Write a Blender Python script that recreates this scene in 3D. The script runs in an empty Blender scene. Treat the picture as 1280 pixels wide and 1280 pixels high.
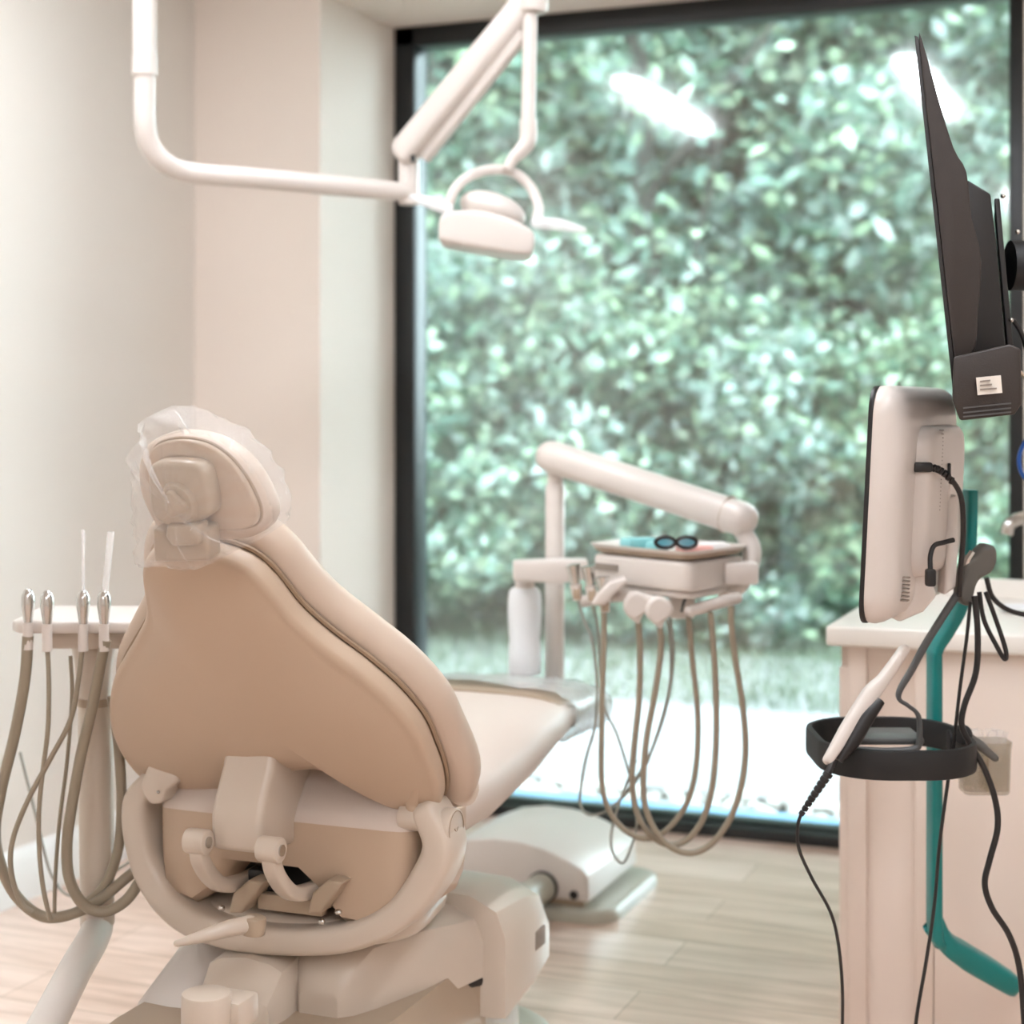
import bpy, bmesh, math, random
from mathutils import Vector, Matrix
random.seed(7)
SC = bpy.context.scene
COL = SC.collection

# ---------------------------------------------------------------- camera
TH = math.radians(21.8); SN, CS = math.sin(TH), math.cos(TH)
F = Vector((-SN, CS, 0)); R = Vector((CS, SN, 0)); UP = Vector((0, 0, 1)); H = 1.25; FPX = 2100.0
cd = bpy.data.cameras.new('camera'); cam = bpy.data.objects.new('camera', cd); COL.objects.link(cam)
cam.location = (0, 0, H); cam.rotation_euler = (math.pi/2, 0, TH)
cd.sensor_width = 36; cd.lens = FPX/1280*36; cd.shift_y = -130/1280; cd.clip_start = .05; cd.clip_end = 200
cd.dof.use_dof = True; cd.dof.focus_distance = 2.55; cd.dof.aperture_fstop = 2.8
SC.camera = cam
# ---------------------------------------------------------------- world, exposure
w = bpy.data.worlds.new('world'); SC.world = w; w.use_nodes = True
wn = w.node_tree; wn.nodes.clear()
wo = wn.nodes.new('ShaderNodeOutputWorld'); wb = wn.nodes.new('ShaderNodeBackground')
wb.inputs[0].default_value = (.80, .91, 1.0, 1); wb.inputs[1].default_value = 8.5
wn.links.new(wb.outputs[0], wo.inputs[0])
SC.view_settings.view_transform = 'Standard'; SC.view_settings.look = 'None'
SC.view_settings.exposure = 1.25; SC.view_settings.gamma = 1.0; SC.view_settings.use_curve_mapping = False
LAMP = 25.0; LAMPC = (.955, 1.0, 1.065)

# ---------------------------------------------------------------- picking points in the room
def ray(px, py):
    return F + R*((px-640)/FPX) + UP*((510-py)/FPX)
O = Vector((0, 0, H))
def D(px, py, d): return O + ray(px, py)*d
def C(x, d, z): return R*x + F*d + UP*z
def Yp(px, py, y):
    r = ray(px, py); return O + r*(y/r.y)
def Xp(px, py, x):
    r = ray(px, py); return O + r*(x/r.x)
def V(*a): return Vector(a)

# ---------------------------------------------------------------- materials
def srgb(r, g, b):
    f = lambda v: (v/255/12.92) if v <= 10 else ((v/255+.055)/1.055)**2.4
    return (f(r), f(g), f(b), 1)
def mat(name, col, rough=.5, metal=0, noise=0, nscale=8, bump=0, bscale=60, coat=0, spec=.5, alpha=None):
    m = bpy.data.materials.new(name); m.use_nodes = True; nt = m.node_tree; b = nt.nodes['Principled BSDF']
    b.inputs['Base Color'].default_value = col; b.inputs['Roughness'].default_value = rough; b.inputs['Metallic'].default_value = metal
    b.inputs['Coat Weight'].default_value = coat; b.inputs['Specular IOR Level'].default_value = spec
    if alpha is not None: b.inputs['Alpha'].default_value = alpha
    tc = nt.nodes.new('ShaderNodeTexCoord')
    n = nt.nodes.new('ShaderNodeTexNoise'); n.inputs['Scale'].default_value = nscale; n.inputs['Detail'].default_value = 3
    nt.links.new(tc.outputs['Object'], n.inputs['Vector'])
    mx = nt.nodes.new('ShaderNodeMix'); mx.data_type = 'RGBA'
    mx.inputs[6].default_value = tuple(c*(1-noise) for c in col[:3])+(1,); mx.inputs[7].default_value = tuple(min(1, c*(1+noise)) for c in col[:3])+(1,)
    nt.links.new(n.outputs['Fac'], mx.inputs[0]); nt.links.new(mx.outputs[2], b.inputs['Base Color'])
    if bump:
        n2 = nt.nodes.new('ShaderNodeTexNoise'); n2.inputs['Scale'].default_value = bscale
        nt.links.new(tc.outputs['Object'], n2.inputs['Vector'])
        bp = nt.nodes.new('ShaderNodeBump'); bp.inputs['Strength'].default_value = bump; bp.inputs['Distance'].default_value = .002
        nt.links.new(n2.outputs['Fac'], bp.inputs['Height']); nt.links.new(bp.outputs[0], b.inputs['Normal'])
    return m
M = {}
M['wall'] = mat('wall_paint', srgb(224, 217, 209), .75, noise=.015, nscale=2, bump=.08, bscale=150)
M['wallw'] = mat('window_wall_paint', srgb(232, 220, 210), .75, noise=.015, nscale=2, bump=.08, bscale=150)
M['ceil'] = mat('ceiling_paint', srgb(235, 232, 226), .85, noise=.01)
M['trim'] = mat('trim_paint', srgb(236, 236, 234), .4, noise=.01)
M['plast'] = mat('cream_plastic', srgb(204, 190, 175), .28, noise=.012, coat=.15)
M['plast2'] = mat('warm_white_plastic', srgb(214, 205, 198), .3, noise=.01)
M['plast3'] = mat('tan_plastic', srgb(172, 153, 132), .35, noise=.02)
M['vinyl'] = mat('tan_vinyl', srgb(188, 165, 143), .42, noise=.015, bump=.05, bscale=300)
M['vinyl2'] = mat('soft_beige_vinyl', srgb(196, 176, 158), .48, noise=.015, bump=.05, bscale=300)
M['seatv'] = mat('pale_vinyl', srgb(206, 192, 181), .5, noise=.012, bump=.05, bscale=300)  # seat colour; on the lumbar cover its paleness stands for top light
M['groove'] = mat('dark_tan_cord', srgb(150, 126, 102), .6)  # darker tan cord for piping and the cap marking
M['black'] = mat('black_plastic', srgb(26, 24, 24), .4, noise=.05)
M['matblack'] = mat('black_rubber', srgb(20, 20, 21), .6, noise=.05)
M['frame'] = mat('black_aluminium', srgb(22, 26, 28), .35, noise=.05)
M['tv'] = mat('brown_black_textured_plastic', srgb(46, 38, 34), .5, noise=.06, bump=.15, bscale=400)
M['tvd'] = mat('dark_tv_plastic', srgb(24, 20, 19), .45, noise=.05)
M['chrome'] = mat('steel', srgb(200, 198, 194), .18, metal=1)
M['hose'] = mat('tan_hose', srgb(150, 138, 120), .45, noise=.03)
M['hoseg'] = mat('grey_hose', srgb(150, 148, 138), .45, noise=.03)
M['teal'] = mat('teal_coated_metal', srgb(0, 122, 120), .35, noise=.03)
M['grey'] = mat('dark_grey_plastic', srgb(78, 78, 78), .45, noise=.05)
M['grey2'] = mat('charcoal_grip', srgb(88, 84, 78), .55, noise=.05)
M['gbase'] = mat('grey_base_plastic', srgb(176, 172, 158), .4, noise=.02)
M['cab'] = mat('cabinet_laminate', srgb(226, 210, 198), .45, noise=.01)
M['counter'] = mat('white_countertop', srgb(236, 230, 222), .3, noise=.012, nscale=40)
M['label'] = mat('paper_label', srgb(228, 220, 210), .6)
M['print'] = mat('label_print', srgb(140, 128, 118), .6)
M['frost'] = mat('frosted_bottle_plastic', srgb(232, 234, 236), .35, noise=.01)
M['aqua'] = mat('aqua_packaging', srgb(140, 206, 208), .35, noise=.1, nscale=30)
M['pink'] = mat('pink_paper', srgb(236, 180, 170), .6)
M['paper'] = mat('white_paper', srgb(240, 238, 236), .6)
M['blue'] = mat('blue_cable_jacket', srgb(20, 80, 160), .4)
M['red'] = mat('red_wire_jacket', srgb(170, 40, 30), .4)
M['stone'] = mat('white_river_rock', srgb(150, 146, 142), .8, noise=.15, nscale=5, bump=.4, bscale=20)
M['slab'] = mat('terrace_concrete', srgb(98, 98, 99), .9, noise=.04, nscale=3, bump=.2, bscale=80)
M['bed'] = mat('gravel_bed_grit', srgb(84, 84, 82), .95, noise=.3, nscale=60)
M['sill'] = mat('sky_tinted_sill_metal', srgb(120, 160, 190), .3, metal=.5)  # blue of the reflected sky is put into the metal colour
M['bark'] = mat('bark', srgb(34, 33, 28), .9, noise=.3, nscale=10, bump=.8, bscale=25)
M['bottom'] = mat('dark_lens', srgb(230, 215, 200), .3)
def clear(name, col, tr, rough=.05):
    m = bpy.data.materials.new(name); m.use_nodes = True; nt = m.node_tree; nt.nodes.clear()
    o = nt.nodes.new('ShaderNodeOutputMaterial'); t = nt.nodes.new('ShaderNodeBsdfTransparent'); p = nt.nodes.new('ShaderNodeBsdfPrincipled'); x = nt.nodes.new('ShaderNodeMixShader')
    p.inputs['Base Color'].default_value = col; p.inputs['Roughness'].default_value = rough; t.inputs[0].default_value = (1, 1, 1, 1)
    n = nt.nodes.new('ShaderNodeTexNoise'); n.inputs['Scale'].default_value = 18; n.inputs['Detail'].default_value = 4; n.inputs['Distortion'].default_value = 1.5
    tc = nt.nodes.new('ShaderNodeTexCoord'); nt.links.new(tc.outputs['Object'], n.inputs['Vector'])
    bp = nt.nodes.new('ShaderNodeBump'); bp.inputs['Strength'].default_value = .8; bp.inputs['Distance'].default_value = .01
    nt.links.new(n.outputs['Fac'], bp.inputs['Height']); nt.links.new(bp.outputs[0], p.inputs['Normal'])
    x.inputs[0].default_value = 1-tr
    nt.links.new(t.outputs[0], x.inputs[1]); nt.links.new(p.outputs[0], x.inputs[2]); nt.links.new(x.outputs[0], o.inputs[0])
    return m
M['film'] = clear('clear_plastic_film', (.95, .94, .93, 1), .82, .04)
M['film2'] = clear('cloudy_plastic_film', (.72, .70, .68, 1), .35, .1)
M['straw'] = clear('translucent_white_plastic', (.95, .95, .95, 1), .45, .1)
M['amber'] = clear('smoky_plastic', (.40, .33, .22, 1), .62, .1)
def glass_mat():
    m = bpy.data.materials.new('window_glass'); m.use_nodes = True; nt = m.node_tree; nt.nodes.clear()
    o = nt.nodes.new('ShaderNodeOutputMaterial'); t = nt.nodes.new('ShaderNodeBsdfTransparent'); g = nt.nodes.new('ShaderNodeBsdfGlossy'); x = nt.nodes.new('ShaderNodeMixShader')
    fr = nt.nodes.new('ShaderNodeFresnel'); fr.inputs['IOR'].default_value = 1.55
    ad = nt.nodes.new('ShaderNodeMath'); ad.operation = 'MULTIPLY_ADD'; ad.inputs[1].default_value = 1.0; ad.inputs[2].default_value = .05
    t.inputs[0].default_value = (.93, .985, .965, 1); g.inputs['Roughness'].default_value = .07; g.inputs['Color'].default_value = (1, 1, 1, 1)
    nt.links.new(fr.outputs[0], ad.inputs[0]); nt.links.new(ad.outputs[0], x.inputs[0]); nt.links.new(t.outputs[0], x.inputs[1]); nt.links.new(g.outputs[0], x.inputs[2]); nt.links.new(x.outputs[0], o.inputs[0])
    return m
M['glass'] = glass_mat()
def emit(name, col, s):
    m = bpy.data.materials.new(name); m.use_nodes = True; nt = m.node_tree; nt.nodes.clear()
    o = nt.nodes.new('ShaderNodeOutputMaterial'); e = nt.nodes.new('ShaderNodeEmission'); e.inputs[0].default_value = col+(1,); e.inputs[1].default_value = s
    nt.links.new(e.outputs[0], o.inputs[0]); return m
M['lamp'] = emit('lit_diffuser', LAMPC, LAMP)
def floor_mat():
    m = bpy.data.materials.new('oak_plank_floor'); m.use_nodes = True; nt = m.node_tree; b = nt.nodes['Principled BSDF']; L = nt.links.new
    tc = nt.nodes.new('ShaderNodeTexCoord')
    br = nt.nodes.new('ShaderNodeTexBrick'); br.offset = .37; br.inputs['Scale'].default_value = 1
    br.inputs['Brick Width'].default_value = 1.25; br.inputs['Row Height'].default_value = .18; br.inputs['Mortar Size'].default_value = .0015
    br.inputs['Color1'].default_value = srgb(218, 193, 176); br.inputs['Color2'].default_value = srgb(236, 215, 203); br.inputs['Mortar'].default_value = srgb(176, 152, 130)
    L(tc.outputs['Object'], br.inputs['Vector'])
    mp = nt.nodes.new('ShaderNodeMapping'); mp.inputs['Scale'].default_value = (1.6, 16, 1); L(tc.outputs['Object'], mp.inputs[0])
    n = nt.nodes.new('ShaderNodeTexNoise'); n.inputs['Scale'].default_value = 1.6; n.inputs['Detail'].default_value = 8; n.inputs['Roughness'].default_value = .62; n.inputs['Distortion'].default_value = .5
    L(mp.outputs[0], n.inputs['Vector'])
    cr = nt.nodes.new('ShaderNodeValToRGB'); cr.color_ramp.elements[0].position = .32; cr.color_ramp.elements[0].color = (.76, .68, .62, 1); cr.color_ramp.elements[1].position = .62; cr.color_ramp.elements[1].color = (1.08, 1.06, 1.05, 1)
    L(n.outputs['Fac'], cr.inputs[0])
    mx = nt.nodes.new('ShaderNodeMix'); mx.data_type = 'RGBA'; mx.blend_type = 'MULTIPLY'; mx.inputs[0].default_value = 1
    L(br.outputs['Color'], mx.inputs[6]); L(cr.outputs[0], mx.inputs[7]); L(mx.outputs[2], b.inputs['Base Color'])
    b.inputs['Roughness'].default_value = .30; b.inputs['Coat Weight'].default_value = .5; b.inputs['Coat Roughness'].default_value = .22
    return m
M['floor'] = floor_mat()
def leaf_mat(name, cols, trans=.45):
    m = bpy.data.materials.new(name); m.use_nodes = True; nt = m.node_tree; nt.nodes.clear(); L = nt.links.new
    o = nt.nodes.new('ShaderNodeOutputMaterial'); d = nt.nodes.new('ShaderNodeBsdfDiffuse'); t = nt.nodes.new('ShaderNodeBsdfTranslucent'); g = nt.nodes.new('ShaderNodeBsdfGlossy')
    x = nt.nodes.new('ShaderNodeMixShader'); x2 = nt.nodes.new('ShaderNodeMixShader'); x.inputs[0].default_value = trans; x2.inputs[0].default_value = .09
    g.inputs['Roughness'].default_value = .35
    ge = nt.nodes.new('ShaderNodeNewGeometry'); cr = nt.nodes.new('ShaderNodeValToRGB'); cr.color_ramp.interpolation = 'CONSTANT'
    e = cr.color_ramp.elements
    for i, c in enumerate(cols):
        el = e[i] if i < 2 else e.new(i/len(cols))
        el.position = i/len(cols); el.color = c
    L(ge.outputs['Random Per Island'], cr.inputs[0])
    for s in (d, t): L(cr.outputs[0], s.inputs[0])
    L(d.outputs[0], x.inputs[1]); L(t.outputs[0], x.inputs[2]); L(x.outputs[0], x2.inputs[1]); L(g.outputs[0], x2.inputs[2]); L(x2.outputs[0], o.inputs[0])
    return m
LA = [srgb(*c) for c in ((85, 111, 93), (106, 128, 112), (70, 94, 81), (120, 139, 120), (97, 122, 110), (132, 145, 121), (80, 105, 94), (113, 134, 120), (145, 166, 136), (58, 85, 64))]
LB = [srgb(*c) for c in ((98, 117, 108), (119, 136, 128), (82, 102, 94), (131, 144, 136), (105, 125, 119), (92, 115, 103), (145, 166, 136), (58, 85, 64))]
LC = [srgb(*c) for c in ((60, 92, 74), (78, 108, 87), (95, 125, 100), (112, 137, 106), (65, 99, 86), (113, 128, 101), (145, 166, 136), (58, 85, 64))]
M['leafa'] = leaf_mat('sage_leaves', LA); M['leafb'] = leaf_mat('pale_leaves', LB); M['leafc'] = leaf_mat('green_leaves', LC)
M['grass'] = leaf_mat('grass_blades', [srgb(58, 76, 50), srgb(68, 84, 58), srgb(50, 70, 46)], .3)
M['soil'] = mat('lawn_soil', srgb(48, 62, 42), .95, noise=.2, nscale=4)

# ---------------------------------------------------------------- objects
BASE = {}
def tag(o, label=None, cat=None, group=None, kind=None):
    for k, v in (('label', label), ('category', cat), ('group', group), ('kind', kind)):
        if v: o[k] = v
    return o
def thing(name, loc, label, cat, group=None):
    o = bpy.data.objects.new(name, None); COL.objects.link(o); o.location = loc; o.empty_display_size = .1
    BASE[o.name] = Vector(loc); return tag(o, label, cat, group)

class MB:
    def __init__(s): s.bm = bmesh.new()
    def _bev(s, vs, es, r, seg):
        if r > 0: bmesh.ops.bevel(s.bm, geom=list(es), offset=r, segments=seg, profile=.5, affect='EDGES', clamp_overlap=True)
    def box(s, c, size, bev=0, seg=2, rot=None):
        t = bmesh.new(); bmesh.ops.create_cube(t, size=1)
        for v in t.verts: v.co = Vector((v.co.x*size[0], v.co.y*size[1], v.co.z*size[2]))
        if bev: bmesh.ops.bevel(t, geom=t.edges[:], offset=bev, segments=seg, profile=.5, affect='EDGES', clamp_overlap=True)
        m = Matrix.Translation(c) @ (rot.to_4x4() if rot else Matrix.Identity(4))
        t.transform(m); s._merge(t); return s
    def _merge(s, t):
        me = bpy.data.meshes.new('t'); t.to_mesh(me); t.free(); s.bm.from_mesh(me); bpy.data.meshes.remove(me)
    def prism(s, pts, vec, bev=0, seg=3):
        """pts: planar 3D outline; vec: extrusion"""
        t = bmesh.new(); a = [t.verts.new(p) for p in pts]; b = [t.verts.new(Vector(p)+vec) for p in pts]; n = len(pts)
        t.faces.new(a[::-1]); t.faces.new(b)
        for i in range(n): t.faces.new((a[i], a[(i+1) % n], b[(i+1) % n], b[i]))
        bmesh.ops.recalc_face_normals(t, faces=t.faces[:])
        if bev: 
            es = [e for e in t.edges if len(e.link_faces) == 2 and e.calc_face_angle(0) > math.radians(50)]
            bmesh.ops.bevel(t, geom=es, offset=bev, segments=seg, profile=.5, affect='EDGES', clamp_overlap=True)
        s._merge(t); return s
    def loft(s, rings, cap=True, closed=False):
        vs = [[s.bm.verts.new(p) for p in r] for r in rings]; n = len(rings[0])
        rg = range(len(vs)) if closed else range(len(vs)-1)
        for i in rg:
            a, b = vs[i], vs[(i+1) % len(vs)]
            for j in range(n): s.bm.faces.new((a[j], a[(j+1) % n], b[(j+1) % n], b[j]))
        if cap and not closed:
            s.bm.faces.new(vs[0][::-1]); s.bm.faces.new(vs[-1])
        return s
    def sweep(s, pts, rx, ry=None, up=None, n=12, power=2, closed=False, smooth=6, round_ends=False):
        """tube through points; rx/ry half sizes (float or list), ry along 'up'"""
        P = crom(pts, smooth, closed); k = len(P)
        def at(v, i):
            if isinstance(v, (int, float)): return v
            u = i/(k-1)*(len(v)-1); j = min(int(u), len(v)-2); return v[j]+(v[j+1]-v[j])*(u-j)
        ry = rx if ry is None else ry
        rings = []; prev = None
        for i, p in enumerate(P):
            t = (P[(i+1) % k]-P[i-1]) if closed else (P[min(i+1, k-1)]-P[max(i-1, 0)])
            t.normalize()
            if up is not None: b = up-t*up.dot(t)
            elif prev is None: b = UP-t*UP.dot(t) if abs(t.z) < .9 else R-t*R.dot(t)
            else: b = prev-t*prev.dot(t)
            b.normalize(); prev = b; a = t.cross(b)
            ring = []
            for j in range(n):
                q = 2*math.pi*j/n; cc, ss = math.cos(q), math.sin(q)
                cx = math.copysign(abs(cc)**(2/power), cc); sx = math.copysign(abs(ss)**(2/power), ss)
                ring.append(p+a*cx*at(rx, i)+b*sx*at(ry, i))
            rings.append(ring)
        if round_ends and not closed:
            for e in (0, -1):
                c0 = P[e]; tdir = (P[0]-P[1]).normalized() if e == 0 else (P[-1]-P[-2]).normalized()
                r0 = min(at(rx, 0 if e == 0 else k-1), at(ry, 0 if e == 0 else k-1)); base = rings[e]; ex = []
                for q in (25, 50, 72):
                    q = math.radians(q); ex.append([c0+(v-c0)*math.cos(q)+tdir*r0*math.sin(q) for v in base])
                rings = ex[::-1]+rings if e == 0 else rings+ex
        return s.loft(rings, closed=closed)
    def cyl(s, a, b, r, r2=None, n=24, bev=0):
        a, b = Vector(a), Vector(b); r2 = r if r2 is None else r2; t = (b-a).normalized()
        u = t.orthogonal().normalized(); v = t.cross(u)
        ring = lambda c, q: [c+(u*math.cos(2*math.pi*i/n)+v*math.sin(2*math.pi*i/n))*q for i in range(n)]
        if bev: rs = [ring(a, r-bev), ring(a+t*bev*.3, r-bev*.3), ring(a+t*bev, r), ring(b-t*bev, r2), ring(b-t*bev*.3, r2-bev*.3), ring(b, r2-bev)]
        else: rs = [ring(a, r), ring(b, r2)]
        return s.loft(rs)
    def lathe(s, c, prof, axis=UP, n=28):
        c = Vector(c); t = axis.normalized(); u = t.orthogonal().normalized(); v = t.cross(u)
        return s.loft([[c+t*h+(u*math.cos(2*math.pi*i/n)+v*math.sin(2*math.pi*i/n))*max(r, 1e-4) for i in range(n)] for r, h in prof])
    def ell(s, c, a, b, d, n=20, m=12):
        """ellipsoid with three axis vectors"""
        c = Vector(c)
        return s.loft([[c+a*(math.cos(2*math.pi*i/n)*math.sin(q))+b*(math.sin(2*math.pi*i/n)*math.sin(q))+d*math.cos(q) for i in range(n)] for q in [math.pi*(k+.15)/(m+.3) for k in range(m+1)]])
    def pillow(s, out, nrm, T, e, bulge=0, bulge2=0, jit=0):
        """out: closed outline, nrm: direction of the back; T thickness; e edge rounding"""
        c = sum(out, Vector())/len(out); nrm = nrm.normalized(); rings = []
        def ring(k, off, j=0):
            r = []
            for p in out:
                d = p-c; L = d.length; q = c+d*(1-k/L) if k < L else c.copy()
                r.append(q+nrm*(off+random.uniform(-jit, jit)))
            return r
        def scaled(k, off): return [c+(p-c)*k+nrm*(off+random.uniform(-jit, jit)) for p in ring0]
        A = [math.radians(a) for a in range(-90, 91, 15)]
        body = [ring(e*(1-math.cos(a)), (T/2-e)*(-1 if a < 0 else 1)*(1 if a != 0 else 0)+e*math.sin(a)) for a in A]
        inner = lambda base, off, bl: [[c+(p-(c+nrm*off))*k+nrm*(off+bl*(1-k**3.5)) for p in base] for k in (.97, .92, .84, .74, .62, .48, .32, .16, .02)]
        f = inner(body[-1], T/2, bulge); g = inner(body[0], -T/2, -bulge2)
        return s.loft(g[::-1]+body+f)
    def quad(s, *p):
        s.bm.faces.new([s.bm.verts.new(q) for q in p]); return s
    def build(s, name, m, parent=None, angle=40, flat=False):
        me = bpy.data.meshes.new(name); bmesh.ops.recalc_face_normals(s.bm, faces=s.bm.faces[:])
        o = bpy.data.objects.new(name, me)
        if parent is not None: base = BASE[parent.name]
        else:
            xs = [v.co for v in s.bm.verts]; base = Vector(((min(v.x for v in xs)+max(v.x for v in xs))/2, (min(v.y for v in xs)+max(v.y for v in xs))/2, min(v.z for v in xs)))
        for v in s.bm.verts: v.co -= base
        s.bm.to_mesh(me); s.bm.free(); me.materials.append(m if not isinstance(m, str) else M[m])
        COL.objects.link(o)
        if not flat:
            me.polygons.foreach_set('use_smooth', [True]*len(me.polygons)); me.set_sharp_from_angle(angle=math.radians(angle))
        if parent is not None: o.parent = parent
        else: o.location = base
        BASE[o.name] = base
        return o
def crom(pts, k=6, closed=False):
    pts = [Vector(p) for p in pts]
    if len(pts) < 3 or k <= 1: return pts
    n = len(pts); out = []
    for i in range(n if closed else n-1):
        p1, p2 = pts[i], pts[(i+1) % n]
        p0 = pts[i-1] if (closed or i > 0) else p1*2-p2
        p3 = pts[(i+2) % n] if (closed or i+2 < n) else p2*2-p1
        for j in range(k):
            t = j/k
            out.append(.5*((2*p1)+(p2-p0)*t+(2*p0-5*p1+4*p2-p3)*t*t+(3*p1-p0-3*p2+p3)*t**3))
    if not closed: out.append(pts[-1])
    return out
def rrect(w, h, r, n=6):
    out = []
    for cx, cy, a0 in ((w/2-r, h/2-r, 0), (-w/2+r, h/2-r, 90), (-w/2+r, -h/2+r, 180), (w/2-r, -h/2+r, 270)):
        for i in range(n+1):
            a = math.radians(a0+90*i/n); out.append((cx+r*math.cos(a), cy+r*math.sin(a)))
    return out
def dup(o, parent=None):
    c = o.copy(); COL.objects.link(c)
    if parent: c.parent = parent
    for ch in list(o.children): dup(ch, c)
    return c
def struct(o): o['kind'] = 'structure'; return o

# ================================================================= ROOM
XL, XR, YB, YW, YF, ZC = -2.74, 1.5, -2.6, 4.30, 4.81, 2.60
WX0, WX1, WZ = -2.317, -.365, 2.45
struct(MB().box(V((XL+XR)/2, (YB+YF)/2, -.05), (XR-XL+.2, YF-YB+.2, .1)).build('floor', 'floor'))
struct(MB().box(V((XL+XR)/2, (YB+YF)/2, ZC+.05), (XR-XL+.2, YF-YB+.3, .1)).build('ceiling', 'ceil'))
struct(MB().box(V(XL-.05, (YB+YF)/2, ZC/2), (.1, YF-YB+.3, ZC)).build('wall_left', 'wall'))
struct(MB().box(V(XR+.05, (YB+YF)/2, ZC/2), (.1, YF-YB+.3, ZC)).build('wall_right', 'wall'))
struct(MB().box(V((XL+XR)/2, YB-.05, ZC/2), (XR-XL+.2, .1, ZC)).build('wall_rear', 'wall'))
wm = MB()
wm.box(V((XL+WX0)/2, (YW+YF+.1)/2, ZC/2), (WX0-XL, YF+.1-YW, ZC))
wm.box(V((WX1+XR)/2, (YW+YF+.1)/2, ZC/2), (XR-WX1, YF+.1-YW, ZC))
wm.box(V((WX0+WX1)/2, (YW+YF+.1)/2, (WZ+ZC)/2), (WX1-WX0, YF+.1-YW, ZC-WZ))
struct(wm.build('wall_window', 'wallw', flat=True))
def baseboard(name, a, b, nrm):
    prof = [(0, 0), (.016, 0), (.016, .10), (.012, .112), (.010, .125), (.004, .135), (0, .137)]
    struct(MB().prism([Vector(a)+Vector(nrm)*p+UP*q for p, q in prof], Vector(b)-Vector(a)).build(name, 'trim'))
baseboard('baseboard_left', (XL, YB, 0), (XL, YW, 0), (1, 0, 0))
baseboard('baseboard_back', (XL, YW, 0), (WX0, YW, 0), (0, -1, 0))
# window
wt = MB(); fw = .07
wt.box(V(WX0+fw/2, YF+.03, WZ/2), (fw, .10, WZ), .004)
wt.box(V(WX1-.041, YF+.03, WZ/2), (.082, .10, WZ), .004)
wt.box(V((WX0+WX1)/2, YF+.03, WZ-.03), (WX1-WX0, .10, .065), .004)
wt.box(V((WX0+WX1)/2, YF+.015, .017), (WX1-WX0, .13, .034), .004)
wt.box(V((WX0+WX1)/2, YF+.03, .036), (WX1-WX0, .07, .014), .002)
wf = struct(wt.build('window_1', 'frame'))
struct(MB().box(V((WX0+WX1)/2, YF+.035, WZ/2+.01), (WX1-WX0-.09, .008, WZ-.07)).build('window_pane', 'glass', wf))
struct(MB().box(V((WX0+WX1)/2, YF+.135, .014), (WX1-WX0, .11, .036), .004).build('window_sill', 'sill', wf))
# outside ground
struct(MB().box(V(-5, 5.30+1.5, -.05), (24, 3.0, .1)).build('terrace', 'slab'))
struct(MB().box(V(-5, 5.08, -.07), (24, .44, .08)).build('gravel_bed', 'bed'))
def gz(y): return -.02+max(0, y-8.2)*.045
lg = MB()
for i in range(12):
    y0, y1 = 6.63+i*2, 8.63+i*2
    lg.quad(V(-24, y0, gz(y0)), V(10, y0, gz(y0)), V(10, y1, gz(y1)), V(-24, y1, gz(y1)))
struct(lg.build('lawn', 'soil'))

# ceiling lamps: a mirrored pair, the rest added out of view as fill
lt0 = thing('ceiling_light', (0, 0, ZC), 'x', 'ceiling light', 'linear ceiling lights')
MB().box(V(0, 0, ZC-.012), (.11, 1.27, .024), .003).build('housing', 'trim', lt0)
MB().box(V(0, 0, ZC-.027), (.085, 1.25, .006), .002).build('diffuser', 'lamp', lt0)
rows = [(-2.11, 2.6, 'linear ceiling light whose reflection hangs high above the delivery arm in the glass'),
        (-.98, 2.6, 'linear ceiling light reflected in the glass behind the wall TV'),
        (-.98, -1.7, 'added out-of-view ceiling fill light at the rear of the room in line with the TV'),  # from here on unseen lamps, added to fill the room with light
        (.35, 2.2, 'added out-of-view ceiling fill light above the free end of the counter'),
        (.35, .4, 'added out-of-view ceiling fill light a pace behind the counter lamp'),
        (.35, -1.4, 'added out-of-view ceiling fill light in the rear corner of the room')]
for i, (x, y, lb) in enumerate(rows):
    o = lt0 if i == 0 else dup(lt0)
    o.location = (x, y, ZC); o['label'] = lb
    for ch in o.children: BASE[ch.name] = V(0, 0, ZC)

# ================================================================= DENTAL CHAIR
XC = -1.388
ch = thing('dental_chair', (XC, 2.75, 0), 'tan upholstered dental chair seen from behind, reclined towards the window', 'dental chair')
bo = V(XC, 2.48, .60); bv = V(0, -.605, .796); bu = V(1, 0, 0); bn = V(0, -.796, -.605)
def BP(u, v, n=0): return bo+bu*u+bv*v+bn*n
arc_ = [(0, .07), (.10, .095), (.165, .10), (.20, .065), (.214, .02), (.235, -.002), (.278, .02), (.296, .08)]
prR = arc_+[(.298, .145), (.294, .205), (.272, .265), (.236, .322), (.188, .38), (.154, .435), (.134, .495), (.108, .535), (.06, .556), (.01, .560)]
prL = [(0, .07), (.07, .035), (.14, .01), (.225, -.005), (.278, .025), (.296, .08)]+[(.292, .145), (.270, .21), (.225, .285), (.160, .36), (.112, .42), (.092, .475), (.074, .525), (.045, .553)]
out = [BP(u, v) for u, v in prR]+[BP(-u, v) for u, v in prL[:0:-1]]
out = crom(out, 4, True)
MB().pillow(out, bn, .045, .016, bulge=.030).build('backrest_shell', 'vinyl', ch, 60)
p2R = [(.25, -.03), (.303, -.012), (.328, .05), (.326, .14), (.318, .215), (.286, .29), (.236, .36), (.190, .42), (.162, .475), (.142, .525), (.110, .565), (.055, .585)]
p2L = [(.25, -.03), (.300, -.012), (.316, .05), (.312, .14), (.292, .215), (.256, .29), (.192, .37), (.145, .43), (.124, .49), (.104, .535), (.075, .57), (.03, .585)]
out2 = crom([BP(u, v-.01, -.062) for u, v in p2R]+[BP(-u, v-.01, -.062) for u, v in p2L[::-1]], 4, True)
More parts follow.
